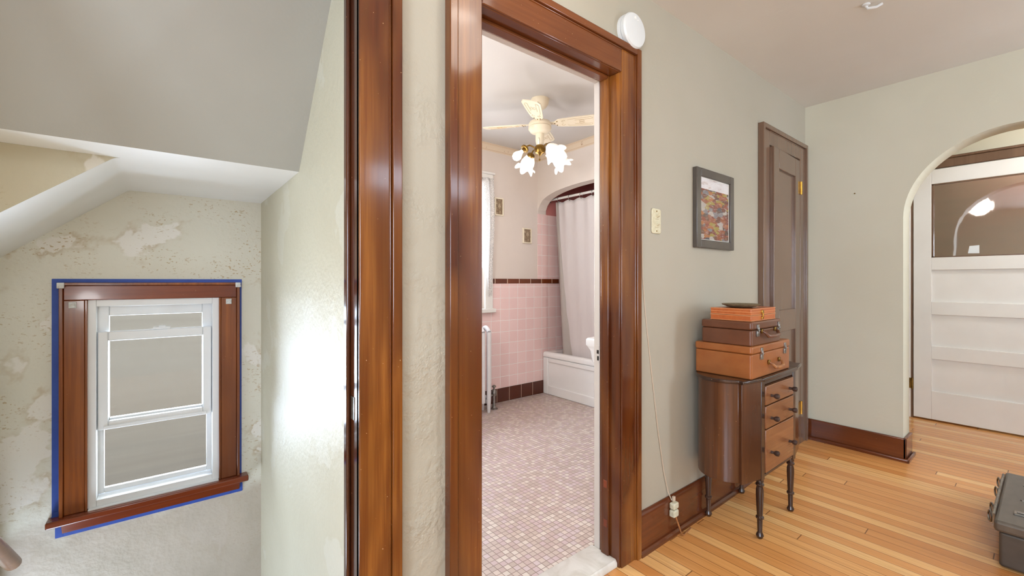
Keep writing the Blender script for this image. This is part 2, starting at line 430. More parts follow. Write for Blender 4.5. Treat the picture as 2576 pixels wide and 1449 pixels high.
def art_mat(name, cols, sx_, sz_, seed):
    """abstract print: blocks and brush streaks"""
    m, nt, bs = newmat(name)
    v = coords(nt, (sx_, 1, sz_)); 
    off = N(nt, 'ShaderNodeVectorMath', operation='ADD'); off.inputs[1].default_value = (seed, seed*.7, seed*1.3)
    nt.links.new(v, off.inputs[0])
    f = noise(nt, off.outputs[0], 1, 6, .68, .5)
    cr = N(nt, 'ShaderNodeValToRGB'); el = cr.color_ramp.elements
    while len(el) < len(cols): el.new(.5)
    for i, c in enumerate(cols):
        el[i].position = .28 + .44*i/(len(cols)-1); el[i].color = (*lin(c), 1)
    nt.links.new(f, cr.inputs[0]); setc(nt, bs, cr.outputs[0])
    bs.inputs['Roughness'].default_value = .22
    return m
def print_mat(name):
    """busy abstract print: broken rust, orange, grey and yellow strokes"""
    m, nt, bs = newmat(name)
    v = coords(nt, (26, 1, 70)); o2 = N(nt, 'ShaderNodeVectorMath', operation='ADD')
    nz = N(nt, 'ShaderNodeTexNoise'); nz.inputs['Scale'].default_value = 1.3; nt.links.new(coords(nt, (16, 1, 30)), nz.inputs['Vector'])
    nt.links.new(v, o2.inputs[0]); nt.links.new(nz.outputs['Color'], o2.inputs[1])
    vo = N(nt, 'ShaderNodeTexVoronoi'); vo.inputs['Scale'].default_value = .8; nt.links.new(o2.outputs[0], vo.inputs['Vector'])
    sp = N(nt, 'ShaderNodeSeparateXYZ'); nt.links.new(vo.outputs['Color'], sp.inputs[0])
    cr = N(nt, 'ShaderNodeValToRGB'); cr.color_ramp.interpolation = 'CONSTANT'; el = cr.color_ramp.elements
    cols = [(92,42,28),(128,62,30),(78,50,42),(108,46,32),(150,88,42),(112,104,106),(98,56,36),(134,74,50),(72,64,70),(160,148,138),(140,118,52),(118,52,34)]
    while len(el) < len(cols): el.new(.5)
    for i, c in enumerate(cols): el[i].position = i/len(cols); el[i].color = (*lin(c), 1)
    nt.links.new(sp.outputs[0], cr.inputs[0])
    f = noise(nt, coords(nt, (30, 1, 130)), 1, 4, .6)
    setc(nt, bs, mix(nt, mth(nt, 'MULTIPLY', ramp(nt, f, .52, .7), .5), cr.outputs[0], lin((196,180,170))))
    bs.inputs['Roughness'].default_value = .25
    return m
M['art'] = print_mat('abstract_print')
M['arttop'] = art_mat('abstract_print_top', [(150,120,104),(200,192,190),(214,208,206),(160,130,112)], 8, 30, 1.7)
M['etch'] = art_mat('brown_print', [(92,74,58),(196,174,144),(110,88,68),(176,152,120),(84,68,54)], 30, 30, 5.0)

# ------------------------------------------------------------------ key dimensions (metres)
H = 1.185
YW = 1.13          # hall face of the bathroom wall
XE = 3.64          # hall face of the arch wall
ZC = 2.452
XV = 4.82          # face of the white door beyond the arch
YB, ZB, XA, ZBC = 3.34, .02, 3.005, 2.50   # bathroom back wall, floor, arch wall, ceiling
YS, XS, XSL = 2.609, .388, -.520           # stair window wall, right wall, left wall
XMIN, YMIN = -1.9, -1.9

def fz(x):   # the old hall floor rises a little towards the arch
    t = min(max((x-2.3)/(XE-2.3), 0), 1)
    t = t*t*(3-2*t)
    return .05*t + (.012*min(max((x-XE)/1.2, 0), 1))

# ------------------------------------------------------------------ setting: floors, ceilings
b = MB()
xs = [XMIN, 0, 1, 2.0, 2.3] + [2.3+(XE-2.3)*i/10 for i in range(1, 11)] + [XE+.3, XE+.6, 4.85, 5.9]
top = []
for i in range(len(xs)-1):
    x0, x1 = xs[i], xs[i+1]
    b.add([(x0,YMIN,fz(x0)),(x1,YMIN,fz(x1)),(x1,YW+.03,fz(x1)),(x0,YW+.03,fz(x0))], [(0,1,2,3)])
b.box(XMIN, 5.9, YMIN, YW+.02, -.2, -.06)
struct(b, 'floor', M['oak'], 'worn oak strip floor of the hall', 'floor', smooth=60, weld=True)
struct(MB().box(.6, XA+.12, 1.27, YB, -.12, ZB), 'floor_bathroom', M['mosaic'], 'small square mosaic tile floor of the bathroom', 'floor', smooth=0)
struct(MB().box(XMIN, XE, YMIN, YW, ZC, ZC+.1), 'ceiling', M['ceil'], 'plain painted hall ceiling', 'ceiling', smooth=0)
struct(MB().box(.6, 3.9, 1.27, YB, ZBC, ZBC+.1), 'ceiling_bathroom', M['bathceil'], 'white bathroom ceiling', 'ceiling', smooth=0)
struct(MB().box(XE+.18, 6.0, -1.3, 1.13, 2.5, 2.6), 'ceiling_vestibule', M['ceil'], 'ceiling beyond the arch', 'ceiling', smooth=0)

# ------------------------------------------------------------------ hall walls
SO0, SO1, SOZ = -.47, .385, 2.09           # stair opening
BO0, BO1, BOZ = .773, 1.460, 2.050         # bathroom door opening (between jamb faces)
CO0, CO1, COZ = 2.955, 3.475, 2.035        # closet door opening
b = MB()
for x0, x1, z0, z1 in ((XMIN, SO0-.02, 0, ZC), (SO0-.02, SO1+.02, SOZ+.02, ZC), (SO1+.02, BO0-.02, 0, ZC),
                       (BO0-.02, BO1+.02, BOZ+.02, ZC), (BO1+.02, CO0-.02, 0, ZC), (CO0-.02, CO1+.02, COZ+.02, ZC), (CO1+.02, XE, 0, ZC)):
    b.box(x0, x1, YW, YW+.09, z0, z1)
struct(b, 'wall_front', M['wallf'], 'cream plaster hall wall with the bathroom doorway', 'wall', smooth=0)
b = MB()
for x0, x1, z0, z1 in ((SO1+.1, BO0-.02, -.1, ZBC), (BO0-.02, BO1+.02, BOZ+.02, ZBC), (BO1+.02, 3.9, -.1, ZBC)):
    b.box(x0, x1, YW+.09, YW+.14, z0, z1)
struct(b, 'wall_bathroom_front', M['bathwall'], 'bathroom side of the doorway wall', 'wall', smooth=0)

# arch wall
AC, AR, AZ = .120, .473, 1.585
b = MB()
b.box(XE, XE+.18, AC+AR, YW+.09, 0, ZC); b.box(XE, XE+.18, YMIN, AC-AR, 0, ZC)
ns = 40
for i in range(ns):
    a0, a1 = PI*i/ns, PI*(i+1)/ns
    y0, y1 = AC+AR*math.cos(a0), AC+AR*math.cos(a1)
    z0, z1 = AZ+AR*math.sin(a0), AZ+AR*math.sin(a1)
    b.prism([(y0,z0),(y1,z1),(y1,ZC),(y0,ZC)], 'yz', XE, XE+.18)
struct(b, 'wall_right', M['wall'], 'cream hall wall with a round arched opening', 'wall', weld=True, smooth=30)

# unseen far sides of the hall (behind the viewer) with windows added to light it
def wall_with_windows(name, along, at, t, lo, hi, wins, mat, label):
    b = MB(); p = lo
    for w0, w1, z0, z1 in wins:
        for q0, q1, r0, r1 in ((p, w0, 0, ZC), (w0, w1, 0, z0), (w0, w1, z1, ZC)):
            if along == 'x': b.box(q0, q1, at, at+t, r0, r1)
            else: b.box(at, at+t, q0, q1, r0, r1)
        p = w1
    if along == 'x': b.box(p, hi, at, at+t, 0, ZC)
    else: b.box(at, at+t, p, hi, 0, ZC)
    return struct(b, name, mat, label, 'wall', smooth=0)
wall_with_windows('wall_back', 'x', YMIN-.12, .12, XMIN, XE+.18, [(-1.78, -.78, .7, 2.2), (1.5, 2.75, 2.08, 2.38), (3.12, 3.60, .7, 2.1)], M['wall'], 'hall wall behind the viewer')
wall_with_windows('wall_left', 'y', XMIN-.12, .12, YMIN, YW+.09, [(-1.5, -.3, .7, 2.15)], M['wall'], 'hall wall left of the viewer')
k = 2
for (x0, x1, wz0, wz1) in ((-1.78, -.78, .7, 2.2), (1.5, 2.75, 2.08, 2.38), (3.12, 3.60, .7, 2.1)):
    k += 1
    w = sthing('window_%d' % k, 'unseen window behind the viewer, added for its light', 'window')
    b = MB().frame(x0, x1, wz0, wz1, .04, YMIN-.08, YMIN-.03)
    if wz0 < 1: b.box(x0+.04, x1-.04, YMIN-.075, YMIN-.035, 1.40, 1.45)
    part(b, 'window_frame', M['white'], w)
    part(MB().box(x0+.04, x1-.04, YMIN-.058, YMIN-.054, wz0+.04, wz1-.04), 'pane', M['glass'], w)
w = sthing('window_6', 'unseen tall window added in the left hall wall for light', 'window')
b = MB()
for q0, q1, r0, r1 in ((-1.5,-1.45,.7,2.15), (-.35,-.3,.7,2.15), (-1.45,-.35,.7,.75), (-1.45,-.35,2.1,2.15), (-1.45,-.35,1.4,1.45)):
    b.box(XMIN-.08, XMIN-.03, q0, q1, r0, r1)
part(b, 'window_frame', M['white'], w)
part(MB().box(XMIN-.058, XMIN-.054, -1.45, -.35, .75, 2.1), 'pane', M['glass'], w)

# ------------------------------------------------------------------ casings
def casing(name, label, x0, x1, ztop, wl, y, wz, wx, legs=(1, 1), thick=.02, bb=.028, z0=0, headover=None):
    """flat board casing with a raised outer band; x0,x1 = inner edges, wl = width"""
    t = sthing(name, label, 'casing')
    yf = y - thick; bw = bb
    for side in (0, 1):
        if not legs[side]: continue
        b = MB()
        if side == 0:
            b.box(x0-wl+bw, x0, yf, y, z0, ztop+wl-bw); b.box(x0-wl, x0-wl+bw, yf-.012, y, z0, ztop+wl)
            b.box(x0-wl+bw, x0-wl+bw+.006, yf-.004, y, z0, ztop+wl-bw)
        else:
            b.box(x1, x1+wl-bw, yf, y, z0, ztop+wl-bw); b.box(x1+wl-bw, x1+wl, yf-.012, y, z0, ztop+wl)
            b.box(x1+wl-bw-.006, x1+wl-bw, yf-.004, y, z0, ztop+wl-bw)
        part(b, 'casing_leg', wz, t, bevel=.004)
    b = MB(); xa = x0 if legs[0] else x0; xb = x1
    b.box(xa, xb, yf, y, ztop, ztop+wl-bw); b.box(xa-wl+bw, xb+wl-bw, yf-.012, y, ztop+wl-bw, ztop+wl)
    b.box(xa, xb, yf-.004, y, ztop+wl-bw-.006, ztop+wl-bw)
    part(b, 'casing_head', wx, t, bevel=.004)
    return t
# bathroom door
t1 = casing('trim_1', 'dark varnished casing round the bathroom doorway', .768, 1.466, 2.052, .122, YW, M['woodz'], M['woodx'])
def liner(t, x0, x1, z1, y0, y1, z0, mz, mx, th=.02, nm='jamb'):
    part(MB().box(x0-th, x0, y0, y1, z0, z1), nm, mz, t, bevel=.002)
    part(MB().box(x1, x1+th, y0, y1, z0, z1), nm, mz, t, bevel=.002)
    part(MB().box(x0-th, x1+th, y0, y1, z1, z1+th), nm, mx, t, bevel=.002)
liner(t1, BO0, BO1, BOZ, YW-.012, YW+.092, 0, M['woodz'], M['woodx'])
def stops(t, x0, x1, z1, y0, y1, pr, mz, mx):
    part(MB().box(x0, x0+pr, y0, y1, .03, z1), 'door_stop', mz, t, bevel=.003)
    r = part(MB().box(x1-pr, x1, y0, y1, .03, z1), 'door_stop', mz, t, bevel=.003)
    part(MB().box(x0+pr, x1-pr, y0, y1, z1-pr, z1), 'door_stop', mx, t, bevel=.003)
    return r
stops(t1, BO0, BO1, BOZ, 1.166, 1.206, .013, M['woodz'], M['woodx'])
liner(t1, BO0, BO1, BOZ, YW+.094, YW+.123, .02, M['jambpaint'], M['jambpaint'], nm='painted_jamb')
s = part(MB().box(BO1-.0015, BO1+.001, 1.226, 1.242, .835, .905), 'strike_plate', M['jambpaint'], t1)
sub(MB().box(BO1-.003, BO1-.001, 1.226, 1.236, .872, .888).box(BO1-.003, BO1-.001, 1.226, 1.234, .843, .862), 'latch_hole', M['black'], s, t1)
for z in (.165, .33):
    part(MB().box(BO1-.0155, BO1-.0125, 1.172, 1.190, z-.016, z+.016), 'hinge_patch', M['winwoodx'], t1, bevel=.003)
# stair opening
t2 = casing('trim_2', 'dark varnished casing of the open stair doorway', -.47, .385, 2.07, .113, YW, M['woodz'], M['woodx'], thick=.022)
part(MB().box(.385, .405, YW-.018, YW+.105, -.3, SOZ), 'jamb', M['wooddark'], t2, bevel=.003)
part(MB().box(.374, .385, YW+.045, YW+.062, 0, SOZ), 'door_stop', M['wooddark'], t2, bevel=.004)
part(MB().box(SO0-.02, SO0, YW-.018, YW+.105, -.3, SOZ), 'jamb', M['wooddark'], t2, bevel=.003)
part(MB().box(SO0, SO1, YW-.018, YW+.105, SOZ, SOZ+.02), 'jamb', M['wooddark'], t2)
part(MB().box(.3835, .386, YW+.015, YW+.04, .82, .88), 'strike_plate', M['steel'], t2)

# closet door and casing
t3 = casing('trim_3', 'grey brown casing of the narrow closet door', 2.950, 3.475, 2.04, .118, YW, M['closet'], M['closet'], thick=.022)
part(MB().box(CO0-.02, CO0, YW-.01, YW+.09, 0, COZ), 'jamb', M['closet'], t3)
part(MB().box(CO1, CO1+.02, YW-.01, YW+.09, 0, COZ), 'jamb', M['closet'], t3)
part(MB().box(CO0, CO1, YW-.01, YW+.09, COZ, COZ+.02), 'jamb', M['closet'], t3)
d1 = thing('door_1', 'narrow brown panelled closet door standing slightly open', 'door', (3.468, 1.108, 0), rz=math.radians(2.6)); d1['kind'] = 'structure'
L = .515
b = MB()
for z0, z1, x0, x1 in ((.02, 2.03, -L, -L+.095), (.02, 2.03, -.095, 0), (1.905, 2.03, -L+.095, -.095), (.02, .24, -L+.095, -.095), (.86, 1.0, -L+.095, -.095)):
    b.box(x0, x1, 0, .036, z0, z1)
leaf = b.build('door_leaf', M['closet'], d1, bevel=.003)
for z0, z1 in ((.24, .86), (1.0, 1.905)):
    MB().box(-L+.09, -.09, .014, .026, z0-.005, z1+.005).build('panel', M['closet'], leaf)
for z in (.3, 1.84):
    b = MB().tube([(.012,-.004,z-.045),(.012,-.004,z+.045)], .007, 10).box(-.03, .05, -.003, .003, z-.042, z+.042)
    b.build('hinge', M['brass'], d1)
struct(MB().box(CO0-.1, CO1+.1, YW+.6, YW+.64, 0, ZC), 'wall_closet', M['wall'], 'back of the closet', 'wall', smooth=0)

# baseboards
def baseboard(name, pts, label, m, flip=1, h=.178):
    pass
t = sthing('baseboard_front', 'dark wooden baseboard along the cream hall wall', 'baseboard')
for x0, x1 in ((.498, .646), (1.588, 2.832)):
    part(MB().prism([(YW, 0), (YW-.017, 0), (YW-.017, .155), (YW-.012, .172), (YW-.005, .178), (YW, .178)], 'yz', x0, x1), 'board', M['basewood'], t)
    part(MB().prism([(YW-.017, 0), (YW-.034, 0), (YW-.032, .012), (YW-.024, .02), (YW-.017, .021)], 'yz', x0, x1), 'shoe', M['basewood'], t)
t = sthing('baseboard_right', 'dark wooden baseboard wrapping the arch wall', 'baseboard')
yj = AC+AR
def bb(x0, x1, y0, y1): return MB().box(x0, x1, y0, y1, .03, .195)
part(MB().box(XE-.017, XE, yj-.017, YW-.02, .03, .195).box(XE-.017, XE+.18, yj-.017, yj, .03, .195), 'board', M['basewoody'], t, bevel=.005)
part(MB().box(XE-.033, XE-.017, yj-.033, YW-.02, .03, .072).box(XE-.033, XE+.19, yj-.033, yj-.017, .03, .072), 'shoe', M['basewoody'], t, bevel=.008)
t = sthing('baseboard_arch', 'baseboard on the far side of the arch', 'baseboard')
part(MB().box(XE-.017, XE, YMIN, AC-AR+.017, .03, .195).box(XE-.017, XE+.18, AC-AR, AC-AR+.017, .03, .195), 'board', M['basewoody'], t, bevel=.005)

# marble threshold
struct(MB().prism([(1.128, 0), (1.128, .018), (1.136, .03), (1.262, .03), (1.275, .021), (1.275, 0)], 'yz', BO0, BO1), 'trim_4', M['marble'], 'pale marble threshold at the bathroom doorway', 'threshold', bevel=.002)

# ------------------------------------------------------------------ beyond the arch
def rz(z): return 1.185 + (z-1.185)*.953
zf = fz(XV)
b = MB()
DY0, DY1, DZ = -.085, .722, 2.085
for y0, y1, z0, z1 in ((DY1+.005, 1.13, 0, 2.5), (-1.3, DY0-.005, 0, 2.5), (DY0-.005, DY1+.005, DZ+.005, 2.5)):
    b.box(XV+.02, XV+.14, y0, y1, z0, z1)
struct(b, 'wall_vestibule', M['wall'], 'cream wall round the white door beyond the arch', 'wall', smooth=0)
struct(MB().box(XE+.18, XV+.14, 1.13, 1.2, 0, 2.5).box(XE+.18, XV+.14, -1.37, -1.3, 0, 2.5), 'wall_vestibule_side', M['wall'], 'side walls beyond the arch', 'wall', smooth=0)
struct(MB().box(5.8, 5.9, -1.3, 1.2, 0, 2.6).box(XV+.14, 5.8, 1.1, 1.2, 0, 2.6).box(XV+.14, 5.8, -1.3, -1.2, 0, 2.6), 'wall_porch', M['porch'], 'brown panelling seen through the door glass', 'wall', smooth=0)
t5 = sthing('trim_5', 'brown head casing above the white door', 'casing')
part(MB().box(XV-.002, XV+.02, DY0-.1, DY1+.09, DZ+.006, DZ+.072).box(XV-.012, XV+.02, DY0-.11, DY1+.10, DZ+.072, DZ+.09), 'casing_head', M['closet'], t5, bevel=.004)
part(MB().box(XV-.002, XV+.02, DY1+.016, DY1+.1, zf, DZ+.006), 'casing_leg', M['offwhite'], t5, bevel=.004)
part(MB().box(XV+.004, XV+.02, DY1+.004, DY1+.016, zf, DZ+.006), 'jamb', M['closet'], t5)
part(MB().box(XV-.002, XV+.02, DY0-.1, DY0-.006, zf, DZ+.006), 'casing_leg', M['offwhite'], t5, bevel=.004)
d2 = thing('door_2', 'white panelled door with a glass upper pane beyond the arch', 'door', (0,0,0)); d2['kind'] = 'structure'
zs = [(1.968, DZ), (1.277, 1.377), (.918, 1.022), (.560, .665), (zf+.012, .300)]
x0, x1 = XV, XV+.04
st = .108
b = MB().box(x0, x1, DY1-st, DY1, zf+.012, DZ).box(x0, x1, DY0, DY0+st, zf+.012, DZ)
for z0, z1 in zs: b.box(x0, x1, DY0+st, DY1-st, z0, z1)
leaf = part(b, 'door_leaf', M['offwhite'], d2, bevel=.0025)
for z0, z1 in ((1.022, 1.277), (.665, .918), (.300, .560)):
    sub(MB().box(x0+.018, x1-.010, DY0+st-.005, DY1-st+.005, z0-.005, z1+.005), 'panel', M['offwhite'], leaf, d2)
part(MB().box(x0+.016, x0+.022, DY0+st-.004, DY1-st+.004, 1.373, 1.972), 'pane', M['doorglass'], d2, smooth=0)
part(MB().box(x0+.002, x0+.026, DY1-st-.012, DY1-st, 1.377, 1.968).box(x0+.002, x0+.026, DY0+st, DY1-st, 1.377, 1.386).box(x0+.002, x0+.026, DY0+st, DY1-st, 1.96, 1.968), 'glazing_bead', M['closet'], d2)
for z in (.345, 1.94):
    part(MB().tube([(XV-.006, DY1+.006, z-.045), (XV-.006, DY1+.006, z+.045)], .008, 10).box(XV-.005, XV-.002, DY1+.006, DY1+.04, z-.042, z+.042), 'hinge', M['dullbrass'], d2)
part(MB().lathe([(.012,0),(.012,.02),(.026,.035),(.03,.05),(.022,.062),(0,.065)], (XV, DY0+.055, 1.0), (-1,0,0), 16), 'knob', M['dullbrass'], d2)
tag(MB().prism([(.412,1.402),(.352,1.400),(.352,1.462),(.404,1.458)], 'yz', x0+.0145, x0+.0157).build('paper_note', M['paper'], base=(x0+.0145,.38,1.40), smooth=0),
    'small white paper note stuck low on the door glass', 'note')

# ------------------------------------------------------------------ stairwell
struct(MB().box(XS, .60, 1.235, YS+.7, -1.2, 2.6), 'wall_stair_right', M['stairside'], 'pale plaster wall right of the stairwell', 'wall', smooth=0)
struct(MB().box(XSL-.1, XSL, 1.22, 1.72, -1.2, 2.6).box(XSL-.1, XSL, 2.55, YS+.14, -1.2, 2.6).box(XSL-.1, XSL, 1.72, 2.55, .12, 2.6), 'wall_stair_left', M['stairside'], 'plaster wall left of the stairwell', 'wall', smooth=0)  # low opening left in this unseen wall to pass the soffit fill
WX0, WX1, WZ0, WZ1 = -.275, .210, .205, 1.105      # window hole
b = MB()
for x0, x1, z0, z1 in ((XSL, WX0, -1.2, 2.2), (WX1, XS, -1.2, 2.2), (WX0, WX1, -1.2, WZ0), (WX0, WX1, WZ1, 2.2)):
    b.box(x0, x1, YS, YS+.14, z0, z1)
struct(b, 'wall_stair_back', M['stair'], 'patched stained plaster wall round the stair window', 'wall', smooth=0)
# sloped ceiling over the stairs and white soffits of the window bay
ZL = 1.597
Y1_, Y2_ = 1.770, 1.946
sl = (2.036-1.60)/(1.364-1.77)
def ys(z): return Y1_ + (z-ZL)/sl
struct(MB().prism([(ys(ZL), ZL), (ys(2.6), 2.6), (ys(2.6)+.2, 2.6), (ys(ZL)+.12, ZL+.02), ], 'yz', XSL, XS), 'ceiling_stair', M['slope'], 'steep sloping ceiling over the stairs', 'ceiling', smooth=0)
b = MB()
b.box(XSL, XS, Y1_, Y2_, ZL, ZL+.015)
cr = -.135; ks = .83
pr = [(XS, ZL)]
for i in range(9):
    a = i/8
    x = cr+.012 - .024*a
    pr.append((x, ZL - .012*ks*(a*a)))
pr.append((XSL, ZL - ks*(cr-XSL) ))
pr += [(XSL, ZL+.1), (XS, ZL+.1)]
b.prism(pr, 'xz', Y2_, YS)
struct(b, 'ceiling_dormer', M['white'], 'white painted soffit of the window bay', 'ceiling', smooth=25, weld=True)
struct(MB().prism(pr[1:-2] + [(XSL, ZL-.0005)], 'xz', Y2_-.004, Y2_-.001), 'wall_dormer', M['stained'], 'stained triangle of plaster above the slanted soffit', 'wall', smooth=0)
# steps
b = MB()
for i in range(4):
    y0 = 1.235+.245*i
    b.box(XSL, XS, y0, y0+.27, -.19*(i+1)-.03, -.19*(i+1)); b.box(XSL, XS, y0+.245, y0+.262, -.19*(i+2), -.19*(i+1)-.03)
b.box(XSL, XS, 1.235+.98, YS, -.98, -.95)
struct(b, 'stairs', M['stairwood'], 'wooden stairs going down to the landing', 'stairs', bevel=.004)
t = thing('handrail', 'brown wooden handrail slanting down the left stair wall', 'handrail', (-.46, 1.3, 1.0))
pts = [(-.462, 1.32 + i*.13, .236 + (2.317-(1.32+i*.13))*.77) for i in range(10)]
part(MB().tube(pts, .024, 14), 'rail', M['railwood'], t)
for i in (1, 7):
    p = pts[i]
    part(MB().tube([(p[0], p[1], p[2]-.02), (p[0], p[1], p[2]-.05), (XSL+.004, p[1], p[2]-.07)], .007, 8), 'bracket', M['dullbrass'], t)

# stair window -------------------------------------------------------
w1 = sthing('window_1', 'small double hung stair window in dark wood casing', 'window')
yc = YS - .02
OX0, OX1, OZ1 = -.352, .289, 1.180
b = MB().box(OX0+.012, WX0, yc, YS, .2, WZ1); part(b, 'casing_leg', M['winwood'], w1, bevel=.003)
b = MB().box(WX1, OX1-.012, yc, YS, .2, WZ1); part(b, 'casing_leg', M['winwood'], w1, bevel=.003)
part(MB().box(OX0+.012, OX1-.012, yc, YS, WZ1, OZ1-.012), 'casing_head', M['winwoodx'], w1, bevel=.003)
part(MB().box(OX0, OX0+.012, yc-.012, YS, .2, OZ1).box(OX1-.012, OX1, yc-.012, YS, .2, OZ1).box(OX0, OX1, yc-.012, YS, OZ1-.012, OZ1), 'backband', M['winwood'], w1, bevel=.002)
part(MB().box(-.388, .325, YS-.058, YS+.03, .172, .200), 'window_stool', M['winwoodx'], w1, bevel=.006, seg=3)
part(MB().prism([(YS, .125), (YS-.012, .125), (YS-.018, .14), (YS-.028, .155), (YS-.034, .172), (YS, .172)], 'yz', -.345, .290), 'apron', M['winwoodx'], w1, bevel=.002)
part(MB().frame(WX0, WX1, WZ0-.005, WZ1, .034, YS-.006, YS+.09, wt=.03, wb=.03), 'window_frame', M['vinyl'], w1, bevel=.002)
part(MB().box(WX0, WX0+.008, yc-.004, YS, .2, WZ1).box(WX1-.008, WX1, yc-.004, YS, .2, WZ1), 'inner_stop', M['winwood'], w1, bevel=.002)
part(MB().box(WX0+.01, WX1-.01, YS-.03, YS+.02, .198, .204), 'white_stool_strip', M['vinyl'], w1)
# fixed outer upper sash, raised inner sash, outer screen frame below
up = part(MB().frame(-.243, .178, .53, 1.075, .04, YS+.045, YS+.07, wt=.045), 'upper_sash', M['vinyl'], w1, bevel=.003)
sub(MB().box(-.205, .140, YS+.056, YS+.060, .56, 1.035), 'pane', M['glass'], up, w1, smooth=0)
lo = part(MB().frame(-.238, .173, .528, .962, .034, YS+.008, YS+.036, wt=.042, wb=.036), 'raised_sash', M['vinyl'], w1, bevel=.004)
sub(MB().box(-.206, .141, YS+.02, YS+.024, .56, .925), 'pane', M['glass'], lo, w1, smooth=0)
sub(MB().box(-.05, .012, YS+.0, YS+.02, .962, .972).box(-.03, -.005, YS-.006, YS+.016, .97, .978), 'sash_lock', M['vinyl'], lo, w1, bevel=.002)
sub(MB().box(-.22, .155, YS+.002, YS+.012, .530, .545), 'lift_rail', M['vinyl'], lo, w1, bevel=.003)
sc = part(MB().frame(-.243, .178, .232, .54, .022, YS+.06, YS+.08), 'lower_screen_frame', M['vinyl'], w1, bevel=.002)
sub(MB().box(-.222, .157, YS+.068, YS+.071, .25, .535), 'pane', M['glass'], sc, w1, smooth=0)
# curtain brackets left on the casing
for i, (x, z, y, s_) in enumerate(((OX0+.006, OZ1-.012, yc-.014, .014), (OX1-.008, OZ1-.012, yc-.014, .014))):
    part(MB().box(x-.011, x+.011, y-.006, y+.004, z-.012, z+.012).box(x-.004, x+.012, y-.012, y-.004, z-.01, z-.002), 'corner_bracket', M['plastic'], w1, bevel=.002)
for x in (-.312, .243):
    part(MB().box(x-.012, x+.012, yc-.004, yc, 1.072, 1.098).box(x-.009, x+.009, yc-.018, yc-.003, 1.074, 1.084).tube([(x-.008,yc-.016,1.08),(x+.008,yc-.02,1.09)], .004, 8), 'curtain_bracket', M['plastic'], w1, bevel=.001)
# blue painter's tape round the casing (against the plaster)
b = MB()
def strip(x0, x1, z0, z1, k):
    b.box(x0, x1, YS-.0012-.0006*k, YS-.0002, z0, z1)
strip(OX0-.024, OX0+.002, .198, OZ1+.015, 0); strip(OX1-.002, OX1+.011, .198, OZ1+.013, 1)
strip(OX0-.022, OX1+.012, OZ1-.001, OZ1+.016, 2)
strip(OX0-.012, .303, .108, .128, 3); strip(OX0-.014, -.343, .1095, .1715, 4); strip(.2885, .304, .111, .1715, 5)
b.prism([(OX0-.026,.2002),(OX0+.02,.2002),(OX0+.004,.222),(OX0-.016,.222)], 'xz', YS-.008, YS-.005)
tag(b.build('masking_tape', M['tape'], base=(-.03, YS, .11), smooth=0), 'blue masking tape stuck round the wooden stair window casing', 'tape')
# outdoors behind the stair window
struct(MB().box(-4, .4, 4.6, 4.8, -6, 5.5), 'wall_neighbour', M['siding'], 'pale wall of the house next door', 'wall', smooth=0)
struct(MB().box(-12, 12, -14, -2.7, -2.4, -2.2), 'ground', M['ground'], 'ground outdoors', 'ground', smooth=0)

# ------------------------------------------------------------------ bathroom shell
BWX0, BWX1, BWZ0, BWZ1 = 1.55, 2.33, .93, 2.12
b = MB()
for x0, x1, z0, z1 in ((.6, BWX0, 1.19, ZBC), (BWX1, XA+.12, 1.19, ZBC), (BWX0, BWX1, BWZ1, ZBC), (.6, BWX0, -.1, 1.19), (BWX1, XA+.12, -.1, 1.19), (BWX0, BWX1, -.1, BWZ0)):
    b.box(x0, x1, YB, YB+.14, z0, z1)
struct(b, 'wall_bathroom_back', M['bathwall'], 'painted upper bathroom wall with two small pictures', 'wall', smooth=0)
b = MB()
for x0, x1, z0, z1 in ((.6, BWX0-.08, .155, 1.164), (BWX1+.09, XA+.12, .155, 1.164), (BWX0-.08, BWX1+.09, .155, BWZ0-.03)):
    b.box(x0, x1, YB-.009, YB, z0, z1)
struct(b, 'wall_bathroom_tile', M['pink'], 'pink square tile wainscot of the bathroom', 'wall', smooth=0)
struct(MB().box(BWX1+.09, XA+.30, YB-.012, YB, 1.164, 1.211), 'trim_6', M['band'], 'brown tile band topping the pink wainscot', 'trim', bevel=.004)
struct(MB().box(.6, XA+.085, YB-.012, YB, ZB, .155), 'trim_7', M['tbase'], 'dark brown base tiles of the bathroom', 'trim', bevel=.004)
struct(MB().box(.6, XA, YB-.002, YB, 2.422, ZBC).box(XA-.002, XA, 1.27, YB, 2.422, ZBC), 'trim_8', M['border'], 'floral paper border below the bathroom ceiling', 'trim', smooth=0)
# arch wall of the tub alcove
prof = [(3.34,1.885),(3.331,1.925),(3.305,1.975),(3.26,2.020),(3.20,2.046),(3.145,2.062),(3.07,2.078),(3.005,2.087),(2.92,2.096),(2.846,2.101),(2.74,2.105),(2.62,2.106)]
prof = prof + [(5.24-y, z) for y, z in prof[-2::-1]]
b = MB()
for (y0, z0), (y1, z1) in zip(prof[:-1], prof[1:]):
    b.prism([(y0,z0),(y1,z1),(y1,ZBC),(y0,ZBC)], 'yz', XA, XA+.11)
b.box(XA, XA+.11, 1.27, 1.85, -.1, ZBC); b.box(XA, XA+.11, 1.85, 1.90, .5, ZBC)
struct(b, 'wall_bathroom_right', [M['bathwall']], 'painted wall with a flattened arch over the bathtub', 'wall', weld=True, smooth=25)
struct(MB().box(XA+.12, 3.8, YB, YB+.14, -.1, 1.885).box(XA+.0, XA+.12, YB-.009, YB-.001, 1.211, 1.885), 'wall_alcove_back', M['pink'], 'pink tiled end wall of the tub alcove', 'wall', smooth=0)
struct(MB().box(3.80, 3.9, 1.85, YB, -.1, 1.885), 'wall_alcove_side', M['pinky'], 'pink tiled long wall of the tub alcove', 'wall', smooth=0)
